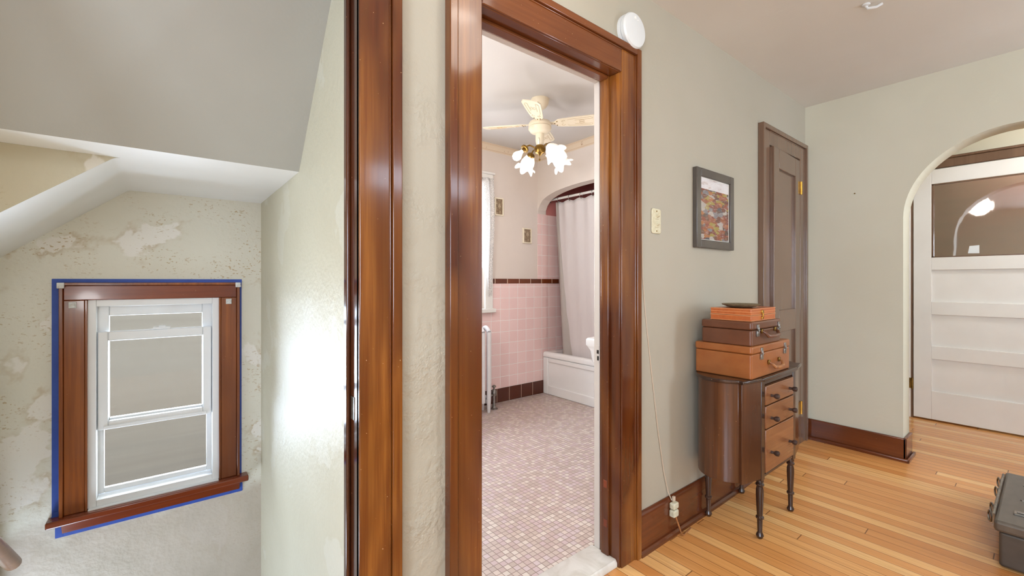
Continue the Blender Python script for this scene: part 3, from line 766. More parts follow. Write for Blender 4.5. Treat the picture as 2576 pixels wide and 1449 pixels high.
struct(MB().box(3.80, 3.9, 1.85, YB, 1.885, ZBC).box(XA+.12, 3.8, YB, YB+.14, 1.885, ZBC).box(XA+.11, 3.8, 1.78, 1.85, -.1, ZBC), 'wall_alcove_upper', M['deeppink'], 'deep pink paint above the alcove tiles', 'wall', smooth=0)
# bathroom window
w2 = sthing('window_2', 'white painted bathroom window casing behind a lace curtain', 'window')
yb = YB-.022
part(MB().box(BWX1-.0, BWX1+.088, yb, YB, .93, 2.13), 'casing_leg', M['offwhite'], w2, bevel=.003)
part(MB().box(BWX0-.088, BWX0, yb, YB, .93, 2.13), 'casing_leg', M['offwhite'], w2, bevel=.003)
part(MB().box(BWX0-.09, BWX1+.09, yb, YB, 2.12, 2.195).box(BWX0-.11, BWX1+.105, yb-.015, YB, 2.195, 2.215), 'casing_head', M['offwhite'], w2, bevel=.003)
part(MB().box(BWX0-.12, BWX1+.10, YB-.06, YB+.02, .893, .93), 'window_stool', M['offwhite'], w2, bevel=.005)
part(MB().frame(BWX0, BWX1, BWZ0, BWZ1, .05, YB+.03, YB+.07).box(BWX0+.05, BWX1-.05, YB+.03, YB+.07, 1.5, 1.54), 'sash', M['offwhite'], w2, bevel=.003)
part(MB().box(BWX0+.05, BWX1-.05, YB+.048, YB+.052, BWZ0+.05, BWZ1-.05), 'pane', M['glass'], w2, smooth=0)
# lace curtain
def lace(u, v):
    x = 1.60 + .80*u
    drop = 1.43 - .10*abs(math.sin(u*7.2)) - .36*max(0, (u-.80)/.2)*(1.0 if u < .985 else .8) - .06*math.sin(u*40)*.3
    z = 2.155 + (drop-2.155)*v
    y = YB - .045 + .014*math.sin(u*60) + .008*math.sin(u*23+v*3)
    return (x + .012*math.sin(v*5)*u, y, z)
tag(MB().grid(lace, 70, 24).build('lace_curtain', M['lace'], base=(2.0, YB-.03, 2.15), smooth=180, solid=.002), 'white lace curtain with scalloped hem over the bathroom window', 'curtain')

# ------------------------------------------------------------------ bathroom things
t = thing('bathtub', 'white built-in bathtub with panelled apron under the arch', 'bathtub', (3.4, 2.6, ZB))
TX = 3.072
b = MB()
b.box(TX+.012, TX+.05, 1.855, YB-.011, ZB, .40)
b.frame(1.855, YB-.011, ZB, .40, .05, TX, TX+.02) if False else None
y0, y1 = 1.855, YB-.011
for a0, a1, z0, z1 in ((y0, y0+.07, ZB, .40), (y1-.07, y1, ZB, .40), (y0+.07, y1-.07, ZB, .115), (y0+.07, y1-.07, .352, .40)):
    b.box(TX, TX+.02, a0, a1, z0, z1)
part(b, 'apron', M['porcelain'], t, bevel=.009, seg=3)
b = MB()
rim = []
def rr(x0, x1, ya, yb_, r, n=6):
    o = []
    for cx, cy, a0 in ((x1-r, yb_-r, 0), (x0+r, yb_-r, 90), (x0+r, ya+r, 180), (x1-r, ya+r, 270)):
        for i in range(n+1):
            a = math.radians(a0 + 90*i/n); o.append((cx+r*math.cos(a), cy+r*math.sin(a)))
    return o
loops = [(rr(TX-.004, 3.795, y0, y1, .012), .405), (rr(TX-.006, 3.795, y0, y1, .014), .435), (rr(TX+.002, 3.792, y0, y1, .02), .450), (rr(TX+.018, 3.785, y0+.012, y1-.01, .03), .456),
         (rr(TX+.075, 3.74, y0+.07, y1-.07, .12), .450), (rr(TX+.10, 3.70, y0+.1, y1-.1, .14), .40), (rr(TX+.15, 3.65, y0+.16, y1-.2, .14), .12), (rr(TX+.2, 3.6, y0+.22, y1-.26, .1), .09)]
vs = []; fs = []; n = len(loops[0][0])
for lp, z in loops: vs += [(p[0], p[1], z) for p in lp]
for i in range(len(loops)-1):
    for k in range(n): fs.append((i*n+k, i*n+(k+1)%n, (i+1)*n+(k+1)%n, (i+1)*n+k))
fs.append(tuple(range((len(loops)-1)*n, len(loops)*n)))
part(MB().add(vs, fs), 'basin', M['porcelain'], t, smooth=50)

t = thing('curtain_rod', 'pale metal shower rod under the pink alcove arch', 'curtain rod', (3.165, 2.6, 2.04))
part(MB().tube([(3.165, 1.852, 2.042), (3.165, YB-.001, 2.042)], .0125, 14), 'rod', M['offwhite'], t)
part(MB().lathe([(.03,0),(.03,.006),(.018,.012)], (3.165, YB, 2.042), (0,-1,0), 16), 'flange', M['steel'], t)
t = thing('shower_curtain', 'white shower curtain hanging into the bathtub', 'shower curtain', (3.18, 2.5, .4))
def cur(u, v):
    yt_ = 3.200 - 1.20*u; yb2 = 3.09 - 1.09*u
    y = yt_ + (yb2-yt_)*v**2.4
    z = 2.012 - .016*abs(math.sin(u*PI*8))*(1-v)**8 - v*(2.012-.36)
    amp = .010*(1-v)**6 + .003
    x = 3.168 + amp*math.sin(u*PI*16) + .012*math.sin(u*7+v*2)*v + .03*v + .003*math.sin(v*34+u*2)*max(0, v-.45)*1.6
    return (x, y, z)
part(MB().grid(cur, 80, 40), 'curtain_cloth', M['curtain'], t, smooth=180, solid=.002)
def hem(u, v):
    ya = 3.245 - .10*v**1.5; w = .05 + .07*v*v
    return (3.176 + .02*v + .010*math.sin(u*5+v*4), ya - w*u, 2.010 - v*(2.010-.38))
part(MB().grid(hem, 8, 30), 'curtain_edge', M['liner'], t, smooth=180, solid=.002)
for i in range(7):
    y = 3.19 - .1525*i
    c = [(3.168 + .021*math.cos(a), y, 2.030 + .030*math.sin(a)) for a in [2*PI*k/16 for k in range(17)]]
    part(MB().tube(c, .0022, 6, cap=False), 'curtain_ring', M['steel'], t)

t = thing('sink', 'white wall hung sink corner beside the bathroom doorway', 'sink', (2.28, 1.28, .7))
sx0, sx1, sy0, sy1 = 1.985, 2.52, 1.272, 1.785
loops = [(rr(sx0+.05, sx1-.05, sy0, sy1-.05, .05), .655), (rr(sx0+.022, sx1-.022, sy0, sy1-.025, .04), .70), (rr(sx0+.018, sx1-.018, sy0, sy1-.02, .03), .765), (rr(sx0+.006, sx1-.006, sy0, sy1-.006, .03), .79),
         (rr(sx0, sx1, sy0, sy1, .03), .80), (rr(sx0, sx1, sy0, sy1, .03), .833), (rr(sx0+.008, sx1-.008, sy0, sy1-.008, .03), .842), (rr(sx0+.05, sx1-.05, sy0+.12, sy1-.05, .07), .836), (rr(sx0+.12, sx1-.12, sy0+.17, sy1-.1, .08), .72)]
vs = []; fs = [tuple(range(n))[::-1]]
for lp, z in loops: vs += [(p[0], p[1], z) for p in lp]
for i in range(len(loops)-1):
    for k in range(n): fs.append((i*n+k, i*n+(k+1)%n, (i+1)*n+(k+1)%n, (i+1)*n+k))
fs.append(tuple(range((len(loops)-1)*n, len(loops)*n)))
part(MB().add(vs, fs), 'basin', M['porcelain'], t, smooth=40)
part(MB().lathe([(.02,0),(.018,.05),(.012,.07)], (2.25, 1.33, .838), (0,0,1), 14).tube([(2.25,1.33,.9),(2.25,1.40,.92),(2.25,1.44,.9)], .01, 10), 'faucet', M['steel'], t)

t = thing('radiator', 'white cast iron column radiator below the bathroom window', 'radiator', (1.9, 3.17, ZB))
RX = 2.232
for i in range(11):
    xc = RX - .063*i
    b = MB()
    for yy in (3.125, 3.225):
        b.tube([(xc, yy, .115 if i not in (0, 10) else .022)] + [(xc, yy, z) for z in (.14, .3, .55, .70, .735)], [.014 if i in (0,10) else .018, .02, .021, .021, .021, .021], 12)
    b.tube([(xc, 3.125+.1*k/8, .735+.036*math.sin(PI*k/8)) for k in range(9)], .021, 12)
    b.tube([(xc, 3.125+.1*k/8, .13-.02*math.sin(PI*k/8)) for k in range(9)], .019, 12)
    part(b, 'radiator_section', M['radiator'], t)
part(MB().tube([(RX, 3.175, .15), (RX-.63, 3.175, .15)], .018, 10), 'header_pipe', M['radiator'], t)
b = MB().tube([(RX+.005, 3.19, .15), (RX+.11, 3.19, .15)], .012, 10).tube([(2.336, 3.19, .03), (2.336, 3.19, .20)], .013, 10)
b.lathe([(.035,0),(.035,.006),(.02,.012),(.014,.03)], (2.336, 3.19, ZB), (0,0,1), 16).lathe([(.02,0),(.024,.015),(.024,.04),(.016,.055)], (2.336, 3.19, .14), (0,0,1), 14)
b.lathe([(.008,0),(.008,.02),(.02,.026),(.02,.034),(.006,.044)], (2.336, 3.19, .195), (0,0,1), 14)
part(b, 'valve', M['steel'], t)

def small_picture(name, label, x0, x1, z0, z1):
    t = thing(name, label, 'picture', ((x0+x1)/2, YB, z0), 'small framed prints on the bathroom wall')
    part(MB().frame(x0, x1, z0, z1, .012, YB-.018, YB-.001), 'picture_frame', M['fan'], t, bevel=.002)
    part(MB().box(x0+.010, x1-.010, YB-.010, YB-.006, z0+.010, z1-.010), 'print', M['etch'], t, smooth=0)
small_picture('framed_print', 'small brown framed print, the upper one beside the lace curtain', 2.447, 2.551, 1.818, 1.990)
small_picture('framed_print', 'small brown framed print, the lower one nearer the tub arch', 2.800, 2.912, 1.570, 1.725)

# ceiling fan ----------------------------------------------------------
FX, FY = 2.105, 2.314
t = thing('ceiling_fan', 'cream four bladed ceiling fan with lit glass shades', 'ceiling fan', (FX, FY, ZBC))
part(MB().lathe([(.066,2.4995),(.066,2.49),(.062,2.465),(.045,2.44),(.022,2.425)], (FX,FY,0), n=32), 'canopy', M['fan'], t)
part(MB().lathe([(.011,2.43),(.011,2.34)], (FX,FY,0), n=16), 'downrod', M['fan'], t)
part(MB().lathe([(.02,2.352),(.05,2.345),(.074,2.335),(.082,2.32),(.082,2.308),(.078,2.302),(.084,2.296),(.082,2.282),(.068,2.262),(.045,2.252),(.03,2.25)], (FX,FY,0), n=40), 'motor_housing', M['fan'], t)
part(MB().lathe([(.031,2.252),(.031,2.20),(.027,2.175),(.02,2.165)], (FX,FY,0), n=24), 'switch_housing', M['fan'], t)
pitch = math.radians(-13)
for k, ang in enumerate((219, 309, 39, 129)):
    a = math.radians(ang); d = Vector((math.cos(a), math.sin(a), 0)); p = Vector((-math.sin(a), math.cos(a), 0))
    q = p*math.cos(pitch) + Vector((0,0,1))*math.sin(pitch); nrm = d.cross(q)
    o = Vector((FX, FY, 2.318))
    outl = [(.075,.012),(.105,.014),(.13,.040),(.16,.046),(.28,.058),(.385,.064),(.415,.048),(.42,0)]
    outl = outl + [(r, -w) for r, w in outl[-2::-1]]
    b = MB()
    vs = [o + d*r + q*w for r, w in outl] + [o + d*r + q*w + nrm*.006 for r, w in outl]
    m_ = len(outl)
    b.add(vs, [tuple(range(m_))[::-1], tuple(range(m_, 2*m_))] + [(i, (i+1)%m_, (i+1)%m_+m_, i+m_) for i in range(m_)])
    b.mi = 1
    def P(r, w): return o + d*r + q*w - nrm*.0005
    for sg in (1, -1):
        b.tube([P(.20, sg*.030), P(.215, sg*.037), P(.36, sg*.048), P(.375, sg*.040), P(.375, sg*.028), P(.25, sg*.022)], .0012, 5)
        b.tube([P(.17+.012*math.cos(x), sg*(.02+.010*math.sin(x))) for x in [i*.6 for i in range(9)]], .0012, 5)
        b.tube([P(.30+.018*math.cos(x), sg*(.010+.009*math.sin(x))) for x in [i*.7 for i in range(10)]], .001, 5)
    b.mi = 2
    for r, w in ((.125,.022),(.125,-.022),(.108,0)):
        b.lathe([(.004,0),(.004,.003),(.001,.004)], P(r, w), -nrm, 8)
    part(b, 'blade', [M['fan'], M['fanline'], M['dullbrass']], t)
hub = part(MB().lathe([(.012,2.172),(.03,2.165),(.04,2.15),(.042,2.13),(.034,2.112),(.015,2.104),(.008,2.095),(.001,2.09)], (FX,FY,0), n=24), 'light_kit', M['dullbrass'], t)
for k, ang in enumerate((170, 260, 350, 80)):
    a = math.radians(ang); d = Vector((math.cos(a), math.sin(a), 0)); Z = Vector((0,0,1)); o = Vector((FX,FY,0))
    arm = [o + d*r + Z*z for r, z in ((.036,2.14),(.06,2.150),(.085,2.155),(.105,2.147),(.118,2.132))]
    sub(MB().tube(arm, .0055, 8), 'lamp_arm', M['dullbrass'], hub, t)
    ax = (d*.72 - Z*.70).normalized(); so = o + d*.116 + Z*2.135
    sub(MB().lathe([(.008,-.006),(.022,.0),(.029,.008),(.030,.02),(.026,.022),(.014,.022),(.013,.045)], so, ax, 20), 'socket', M['dullbrass'], hub, t)
    if k == 0:
        sub(MB().lathe([(.012,.03),(.013,.055),(.022,.075),(.030,.092),(.031,.105),(.026,.122),(.014,.133),(.001,.136)], so, ax, 20), 'bulb', M['bulb'], hub, t)
    else:
        def wob(i, an, r, h):
            f = max(0, (i-4)/4.0)
            return r*(1 + .13*f*math.sin(6*an)), h + .016*f*math.sin(6*an+.6)
        pr_ = [(.026,.010),(.030,.025),(.040,.045),(.048,.065),(.051,.085),(.049,.100),(.052,.112),(.062,.122),(.074,.126)]
        sub(MB().lathe(pr_, so, ax, 48, wob=wob), 'lamp_shade', M['shade'], hub, t, solid=.003)
        sub(MB().lathe([(.012,.03),(.02,.05),(.024,.065),(.018,.085),(.001,.092)], so, ax, 14), 'bulb', M['bulb'], hub, t)
part(MB().tube([(FX-.026,FY-.018,2.215),(FX-.03,FY-.03,2.20),(FX-.03,FY-.03,2.06)], .0012, 5).lathe([(.001,0),(.006,.006),(.006,.016),(.001,.02)], (FX-.03,FY-.03,2.042), n=10), 'pull_chain', M['dullbrass'], t)

# ------------------------------------------------------------------ hall wall things
t = thing('smoke_detector', 'round white smoke detector above the bathroom door casing', 'smoke detector', (1.533, YW, 2.238))
part(MB().lathe([(.074,0),(.074,.012),(.072,.013)], (1.533, YW, 2.238), (0,-1,0), 40), 'mounting_plate', M['plastic'], t)
part(MB().lathe([(.068,.012),(.068,.016),(.073,.017),(.073,.032),(.068,.039),(.05,.041),(.0,.042)], (1.533, YW, 2.238), (0,-1,0), 40), 'cover', M['plastic'], t)
part(MB().lathe([(.006,.0405),(.006,.043),(.0,.0435)], (1.528, YW, 2.286), (0,-1,0), 14).lathe([(.003,.0405),(.003,.043),(.0,.0435)], (1.545, YW, 2.280), (0,-1,0), 10), 'test_button', M['offwhite'], t)

t = thing('light_switch', 'aged ivory switch plate on the wall beside the bathroom door', 'light switch', (1.738, YW, 1.40))
pl = part(MB().prism(rr(1.702, 1.774, 1.402, 1.516, .012), 'xz', YW-.006, YW), 'plate', M['ivory'], t, bevel=.003)
for z in (1.440, 1.478):
    part(MB().box(1.725, 1.752, YW-.009, YW-.005, z-.010, z+.010).prism([(YW-.008, z-.005), (YW-.021, z+.004), (YW-.02, z+.009), (YW-.008, z+.006)], 'yz', 1.733, 1.744), 'toggle', M['ivory'], t, bevel=.001)
for z in (1.414, 1.504):
    part(MB().lathe([(.003,0),(.003,.002),(.001,.003)], (1.738, YW-.006, z), (0,-1,0), 8), 'screw', M['dullbrass'], t)

t = thing('picture_frame', 'dark framed abstract red and orange print on the cream wall', 'picture', (2.26, YW, 1.36))
px0, px1, pz0, pz1 = 2.062, 2.462, 1.356, 1.760
part(MB().frame(px0, px1, pz0, pz1, .042, YW-.024, YW-.001), 'frame', M['frame'], t, bevel=.003)
part(MB().box(px0+.04, px1-.04, YW-.014, YW-.010, pz0+.04, pz1-.04), 'mat', M['mat'], t, smooth=0)
part(MB().box(px0+.048, px1-.052, YW-.0155, YW-.013, pz0+.046, pz1-.10), 'print', M['art'], t, smooth=0)
part(MB().box(px0+.048, px1-.052, YW-.0155, YW-.013, pz1-.10, pz1-.047), 'print_top', M['arttop'], t, smooth=0)

tag(MB().tube([(1.612,YW-.002,1.95),(1.622,YW-.002,1.72),(1.636,YW-.002,1.2),(1.66,YW-.002,1.02),(1.69,YW-.002,.85),(1.752,YW-.003,.51),(1.80,YW-.004,.30),(1.832,YW-.006,.2),(1.838,YW-.020,.165)], .0022, 6).build('wall_cable', M['cord'], base=(1.7, YW, .16)),
    'thin beige cable running down the wall to the jack', 'cable')
t = thing('telephone_jack', 'old ivory telephone jack fixed on the dark baseboard', 'telephone jack', (1.838, YW-.018, .10))
part(MB().box(1.82, 1.862, YW-.044, YW-.018, .131, .160), 'jack', M['plugiv'], t, bevel=.006, seg=3)
part(MB().box(1.818, 1.858, YW-.046, YW-.018, .096, .128), 'plug', M['plugiv'], t, bevel=.006, seg=3)
part(MB().box(1.842, 1.856, YW-.030, YW-.018, .160, .182), 'cable_clip', M['cord'], t, bevel=.002)
part(MB().tube([(1.848,YW-.032,.098),(1.858,YW-.04,.06),(1.868,YW-.052,.012),(1.878,YW-.058,.006),(1.93,YW-.05,.005),(1.96,YW-.045,.004)], .0036, 8), 'cord', M['handle'], t)

tag(MB().lathe([(.004,0),(.004,.006),(.002,.009),(.0,.01)], (XE,.839,1.780), (-1,0,0), 10).build('wall_nail', M['dullbrass'], base=(XE,.839,1.780)),
    'tiny nail left in the cream wall between the closet and the arch', 'nail')
t = thing('ceiling_hook', 'small white fitting on the bare hall ceiling', 'hook', (2.50, .535, ZC))
part(MB().lathe([(.016,0),(.016,.005),(.006,.009)], (2.50,.535,ZC), (0,0,-1), 14), 'base', M['plastic'], t)
part(MB().tube([(2.50,.535,ZC-.006),(2.505,.53,ZC-.018),(2.515,.50,ZC-.022),(2.52,.48,ZC-.014)], .006, 8), 'hook', M['plastic'], t)

# ------------------------------------------------------------------ sewing cabinet
CX0, CX1, CY0, CY1 = 2.118, 2.535, .830, 1.108
t = thing('sewing_cabinet', 'small dark wood sewing cabinet with rounded side bins', 'cabinet', (2.32, .97, 0))
Zb, Zt = .282, .728
part(MB().box(CX0, CX1, CY0+.018, CY1, Zb, Zt), 'carcass', M['cabdark'], t, bevel=.003)
part(MB().box(CX0, CX0+.036, CY0, CY0+.02, Zb-.01, Zt).box(CX1-.036, CX1, CY0, CY0+.02, Zb-.01, Zt).box(CX0+.036, CX1-.036, CY0+.002, CY0+.02, Zb, Zb+.012).box(CX0+.036, CX1-.036, CY0+.002, CY0+.02, Zt-.02, Zt), 'face_frame', M['cabdark'], t, bevel=.002)
def bin_outline(x, sgn, bx, yc_, ay, grow=0):
    pts = [(x, yc_-ay-grow), (x - sgn*(bx*.80+grow), yc_-ay*.80-grow)]
    for i in range(1, 15):
        a = math.radians(52 - 142*i/14)
        pts.append((x - sgn*(bx+grow)*math.cos(a), yc_ - (ay+grow)*math.sin(a)))
    return pts
for sgn, x in ((1, CX0), (-1, CX1)):
    part(MB().prism(bin_outline(x, sgn, .165, .969, .137), 'xy', Zb, Zt), 'side_bin', M['cab'], t, smooth=20, bevel=.002)
    part(MB().prism(bin_outline(x, sgn, .165, .969, .137, .012), 'xy', Zt, .745), 'bin_lid', M['cabdark'], t, smooth=20, bevel=.005)
part(MB().box(CX0+.001, CX1-.001, CY0-.012, CY1+.004, Zt, .745), 'top', M['cabdark'], t, bevel=.005)
for z0, z1, zk in ((.612, .700, .650), (.503, .606, .545), (.300, .497, .385)):
    dr = part(MB().box(CX0+.040, CX1-.040, CY0-.004, CY0+.016, z0, z1), 'drawer', M['cabfront'], t, bevel=.003)
    for x in (2.215, 2.438):
        sub(MB().lathe([(.007,0),(.006,.012),(.011,.018),(.013,.026),(.011,.034),(.0,.037)], (x, CY0-.004, zk), (0,-1,0), 16), 'knob', M['knob'], dr, t)
legp = [(.0165,.30),(.0165,.262),(.012,.258),(.018,.252),(.018,.246),(.013,.24),(.016,.225),(.0165,.20),(.0125,.105),(.017,.10),(.017,.093),(.012,.088),(.010,.03),(.013,.024),(.0165,.014),(.013,.004),(.010,0)]
for x, y in ((CX0+.022, CY0+.016), (CX1-.022, CY0+.016), (CX0+.022, CY1-.02), (CX1-.022, CY1-.02)):
    z0 = fz(x)
    part(MB().lathe([(r, max(h, z0)) for r, h in legp], (x, y, 0), n=18), 'leg', M['cabdark'], t)

# ------------------------------------------------------------------ suitcases, box and dish
def suitcase(label, x0, x1, y0, y1, z0, z1, m, latch_x, hx, hl, hz, mh, split):
    t = thing('suitcase', label, 'suitcase', ((x0+x1)/2, (y0+y1)/2, z0), None)
    zs_ = z0 + (z1-z0)*split
    part(MB().prism(rr(x0, x1, y0, y1, .012), 'xy', z0, zs_-.0012), 'body', m, t, bevel=.006, seg=3)
    part(MB().prism(rr(x0-.0015, x1+.0015, y0-.0015, y1+.0015, .012), 'xy', zs_, z1), 'lid', m, t, bevel=.008, seg=3)
    for lx in latch_x:
        b = MB().box(lx-.013, lx+.013, y0-.006, y0-.001, zs_-.030, zs_-.004).box(lx-.010, lx+.010, y0-.007, y0-.001, zs_+.002, zs_+.024)
        b.tube([(lx-.008, y0-.008, zs_-.006), (lx, y0-.012, zs_-.001), (lx+.008, y0-.008, zs_-.006)], .0025, 6).box(lx-.004, lx+.004, y0-.010, y0-.005, zs_-.016, zs_+.012)
        part(b, 'latch', M['steel'], t, bevel=.001)
    b = MB()
    pts = [(hx-hl/2, y0-.006, hz+.012), (hx-hl/2+.003, y0-.018, hz+.004), (hx-hl/2+.014, y0-.026, hz-.010), (hx, y0-.028, hz-.014), (hx+hl/2-.014, y0-.026, hz-.010), (hx+hl/2-.003, y0-.018, hz+.004), (hx+hl/2, y0-.006, hz+.012)]
    h = part(b.tube(pts, [.004,.006,.008,.009,.008,.006,.004], 10), 'handle', mh, t)
    for sg in (-1, 1):
        sub(MB().box(hx+sg*hl/2-.009, hx+sg*hl/2+.009, y0-.008, y0-.001, hz+.002, hz+.022), 'handle_mount', M['dullbrass'], h, t, bevel=.002)
    return t
suitcase('tan leather suitcase at the bottom of the stack on the cabinet', 2.030, 2.474, .836, 1.100, .7455, .893, M['tan'], (2.128, 2.400), 2.268, .12, .795, M['handle'], .76)
suitcase('smaller dark brown suitcase in the middle of the stack', 2.034, 2.362, .838, 1.070, .8935, 1.003, M['brown'], (2.092, 2.326), 2.210, .15, .945, M['brown'], .66)
t = thing('wooden_box', 'flat reddish wooden box with brass clasp under the dish', 'box', (2.18, .94, 1.0035))
bx = (2.046, 2.318, .846, 1.030)
part(MB().box(*bx, 1.0035, 1.029), 'body', M['boxwood'], t, bevel=.002)
part(MB().box(*bx, 1.0305, 1.061), 'lid', M['boxwood'], t, bevel=.002)
b = MB()
for z in (1.006, 1.0285, 1.033, 1.046, 1.0585):
    b.box(bx[0]-.0012, bx[1]+.0012, bx[2]-.0012, bx[3]+.0012, z-.001, z+.001)
part(b, 'inlay', M['boxline'], t)
part(MB().box(2.152, 2.174, bx[2]-.006, bx[2]-.0005, 1.036, 1.052).box(2.154, 2.172, bx[2]-.005, bx[2]-.0005, 1.010, 1.020).box(2.158, 2.168, bx[2]-.008, bx[2]-.003, 1.016, 1.040), 'clasp', M['brass'], t, bevel=.0015)
tag(MB().lathe([(.045,0),(.06,.003),(.080,.011),(.084,.0165),(.080,.0165),(.058,.008),(.0,.006)], (2.150,.935,1.062), n=40).build('shallow_dish', M['dish'], base=(2.150,.935,1.062)), 'shallow brownish grey dish on top of the stack', 'dish')

# ------------------------------------------------------------------ grey trunk at the right edge
tz = .018
t = thing('metal_trunk', 'low grey metal trunk on the oak floor at the right edge', 'trunk', (3.0, -.1, tz))
ty1, ty0, tx0, tx1 = .140, -.34, 2.668, 3.36
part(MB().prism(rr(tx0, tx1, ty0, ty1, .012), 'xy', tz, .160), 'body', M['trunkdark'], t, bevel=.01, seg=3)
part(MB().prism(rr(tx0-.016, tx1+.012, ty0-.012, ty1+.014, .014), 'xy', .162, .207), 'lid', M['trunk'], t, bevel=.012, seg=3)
b = MB()
for x in (2.76, 2.86, 3.10, 3.25):
    b.box(x-.02, x+.02, ty1+.012, ty1+.022, .150, .200)
    b.tube([(x+.018*math.cos(a), ty1+.030+.006*math.cos(a), .180+.022*math.sin(a)) for a in [2*PI*k/14 for k in range(15)]], .0035, 6, cap=False)
b.tube([(2.72,ty1+.018,.205),(3.32,ty1+.018,.205)], .005, 8)
part(b, 'side_hardware', M['steel'], t)
part(MB().box(2.775, 2.815, .058, .104, .206, .214).box(2.785, 2.795, .066, .096, .214, .220), 'lid_latch', M['steel'], t, bevel=.002)
for x in (2.98, 3.2): part(MB().lathe([(.007,0),(.006,.003),(.0,.004)], (x,.085,.207), n=10), 'rivet', M['steel'], t)

# ------------------------------------------------------------------ lamps
LX, LY = .98, .63
t = thing('ceiling_lamp', 'round flush glass lamp on the hall ceiling', 'ceiling lamp', (LX, LY, ZC))
part(MB().lathe([(.15,ZC),(.15,ZC-.012),(.13,ZC-.03)], (LX,LY,0), n=32), 'base', M['brass'], t)
part(MB().lathe([(.128,ZC-.022),(.14,ZC-.05),(.125,ZC-.085),(.08,ZC-.11),(.0,ZC-.12)], (LX,LY,0), n=32), 'lamp_glass', M['lampglass'], t)
t = thing('bathroom_fill_lamp', 'white glass lamp added on the unseen left bathroom wall', 'wall lamp', (.60, 2.2, 1.85))  # unseen lamp put in to light the tub and curtain
part(MB().lathe([(.05,0),(.05,.012),(.02,.02),(.015,.06)], (.60, 2.2, 1.90), (1,0,0), 20), 'backplate', M['steel'], t)
part(MB().lathe([(.02,0),(.05,-.03),(.055,-.08),(.04,-.11)], (.67, 2.2, 1.93), (0,0,1), 24), 'lamp_shade', M['shade'], t)
t = thing('stair_fill_lamp', 'small glass lamp added on the unseen left stair wall', 'wall lamp', (XSL, 1.36, 1.0))  # unseen lamp put in to brighten the stairwell
part(MB().lathe([(.04,0),(.04,.01),(.02,.02),(.012,.05)], (XSL, 1.36, 1.0), (1,0,0), 20), 'backplate', M['brass'], t)
part(MB().lathe([(.02,-.01),(.04,.02),(.045,.06),(.035,.10),(.02,.11)], (XSL+.05, 1.36, .99), (0,0,1), 24), 'lamp_shade', M['shade'], t)
BX, BY = .12, -.75  # extra lamp put in to light the stair window wall
t = thing('ceiling_lamp', 'round flush glass lamp added unseen behind the viewer', 'ceiling lamp', (BX, BY, ZC))
part(MB().lathe([(.15,ZC),(.15,ZC-.012),(.13,ZC-.03)], (BX,BY,0), n=32), 'base', M['brass'], t)
part(MB().lathe([(.128,ZC-.022),(.14,ZC-.05),(.125,ZC-.085),(.08,ZC-.11),(.0,ZC-.12)], (BX,BY,0), n=32), 'lamp_glass', M['lampglass'], t)
VX, VY = 4.30, -.55  # extra lamp put in to brighten the space beyond the arch
t = thing('ceiling_lamp', 'round glass lamp added out of view beyond the arch', 'ceiling lamp', (VX, VY, 2.5))
part(MB().lathe([(.13,2.5),(.13,2.488),(.11,2.47)], (VX,VY,0), n=32), 'base', M['brass'], t)
part(MB().lathe([(.11,2.475),(.12,2.45),(.10,2.41),(.06,2.39),(.0,2.385)], (VX,VY,0), n=32), 'lamp_glass', M['lampglass'], t)

def light(kind, name, loc, energy, col=(255,255,255), size=.1, rot=(0,0,0), sy=None, spread=None):
    l = bpy.data.lights.new(name, kind); l.energy = energy; l.color = lin(col)
    if kind == 'AREA':
        l.size = size
        if sy: l.shape = 'RECTANGLE'; l.size_y = sy
        if spread: l.spread = spread
    elif kind in ('POINT', 'SPOT'): l.shadow_soft_size = size
    o = bpy.data.objects.new(name, l); COL.objects.link(o); o.location = loc; o.rotation_euler = rot
    return o
DAY = (216,234,255)
# fill light through the unseen windows added behind and beside the viewer
light('AREA', 'fill_daylight_back', (-1.28, YMIN-.10, 1.43), 46, DAY, .95, (PI/2,0,-.35), 1.4)
light('AREA', 'daylight_transom', (2.12, YMIN-.09, 2.23), 9, DAY, 1.15, (PI/2,0,0), .24)
light('AREA', 'fill_daylight_right', (3.36, YMIN-.10, 1.4), 55, DAY, .45, (PI/2,0,.15), 1.3)
light('AREA', 'fill_daylight_left', (XMIN-.10, -.90, 1.43), 115, DAY, 1.15, (PI/2,0,-PI/2), 1.4)
light('POINT', 'hall_lamp_light', (LX, LY, ZC-.24), 3.5, (255,246,234), .12)
light('POINT', 'hall_fill_light_behind', (BX, BY, ZC-.22), 21, (240,244,255), .12)  # added fill for the stair window wall
light('POINT', 'porch_fill_light', (5.4, .1, 2.2), 13, (255,236,220), .1)  # lamp added to bring out the brown behind the door glass
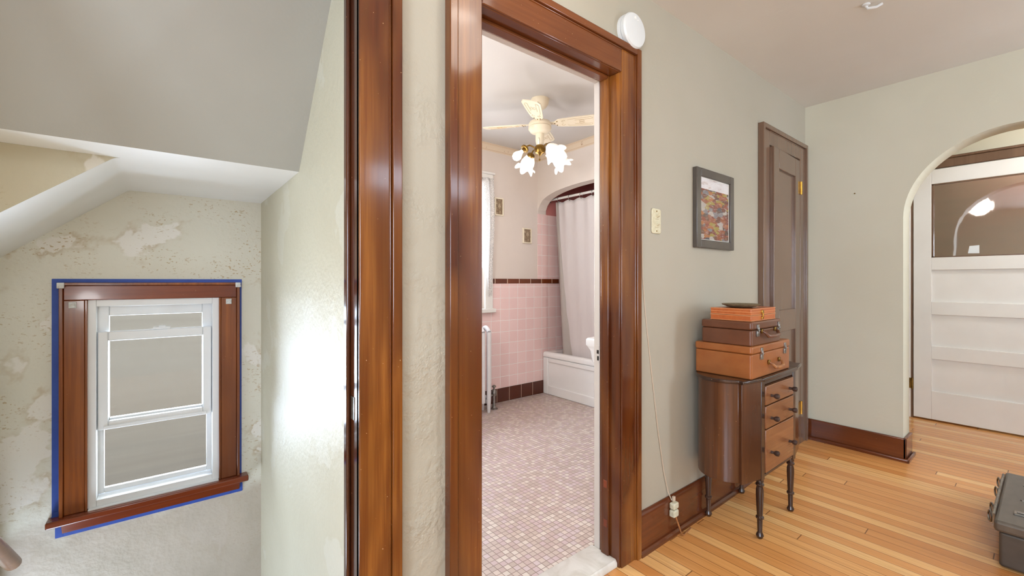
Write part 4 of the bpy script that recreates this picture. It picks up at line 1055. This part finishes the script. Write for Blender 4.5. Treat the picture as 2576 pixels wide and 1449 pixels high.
light('POINT', 'vestibule_fill_light', (VX, VY, 2.28), 31, (244,248,255), .10)  # added fill for the white door and arch reveal
light('POINT', 'stair_fill_light', (XSL+.13, 1.37, 1.06), 4.5, (250,250,250), .06)  # added fill for the stairwell plaster
for ang in (170, 260, 350, 80):
    a = math.radians(ang)
    light('POINT', 'fan_bulb_light', (FX+.21*math.cos(a), FY+.21*math.sin(a), 1.93), 2.2, (250,248,248), .05)
# daylight at the stair and bathroom windows, with added fills between
light('AREA', 'daylight_stair', (-.03, YS+.9, .55), 85, DAY, .8, (-PI/2-.45,0,0), .9)
light('AREA', 'soffit_fill', (XSL-.16, 2.13, -.62), 15, DAY, .75, (PI/2+1.0,0,-PI/2), .35)  # fill added behind an invented wall opening to brighten the soffit
light('POINT', 'bathroom_fill_light', (.80, 2.2, 1.80), 31, (246,248,255), .08)  # added fill facing the tub and curtain
light('AREA', 'daylight_bathroom', (1.94, YB+.5, 1.6), 80, DAY, .8, (-PI/2,0,0), 1.2)

W = bpy.data.worlds.new('World'); S.world = W; W.use_nodes = True
nt = W.node_tree; bg = nt.nodes['Background']
sky = N(nt, 'ShaderNodeTexSky'); sky.sky_type = 'HOSEK_WILKIE'; sky.turbidity = 6; sky.ground_albedo = .4
sky.sun_direction = Vector((-.4,-.6,.7)).normalized()
mxs = mix(nt, .75, sky.outputs[0], (.9,.93,1.0))
nt.links.new(mxs, bg.inputs[0]); bg.inputs[1].default_value = 1.0

# ------------------------------------------------------------------ camera
cam = bpy.data.cameras.new('camera'); co = bpy.data.objects.new('camera', cam); COL.objects.link(co)
yaw = 38.6006
co.location = (0, 0, H); co.rotation_euler = (PI/2, 0, -math.radians(yaw))
cam.sensor_fit = 'HORIZONTAL'; cam.sensor_width = 36
cam.lens = 1087.3/2576*36
cam.shift_y = (708-724.5)/2576
cam.clip_start = .02
S.camera = co
S.view_settings.view_transform = 'Standard'; S.view_settings.look = 'None'
S.view_settings.gamma = 1; S.view_settings.use_curve_mapping = False
S.view_settings.exposure = 0.0
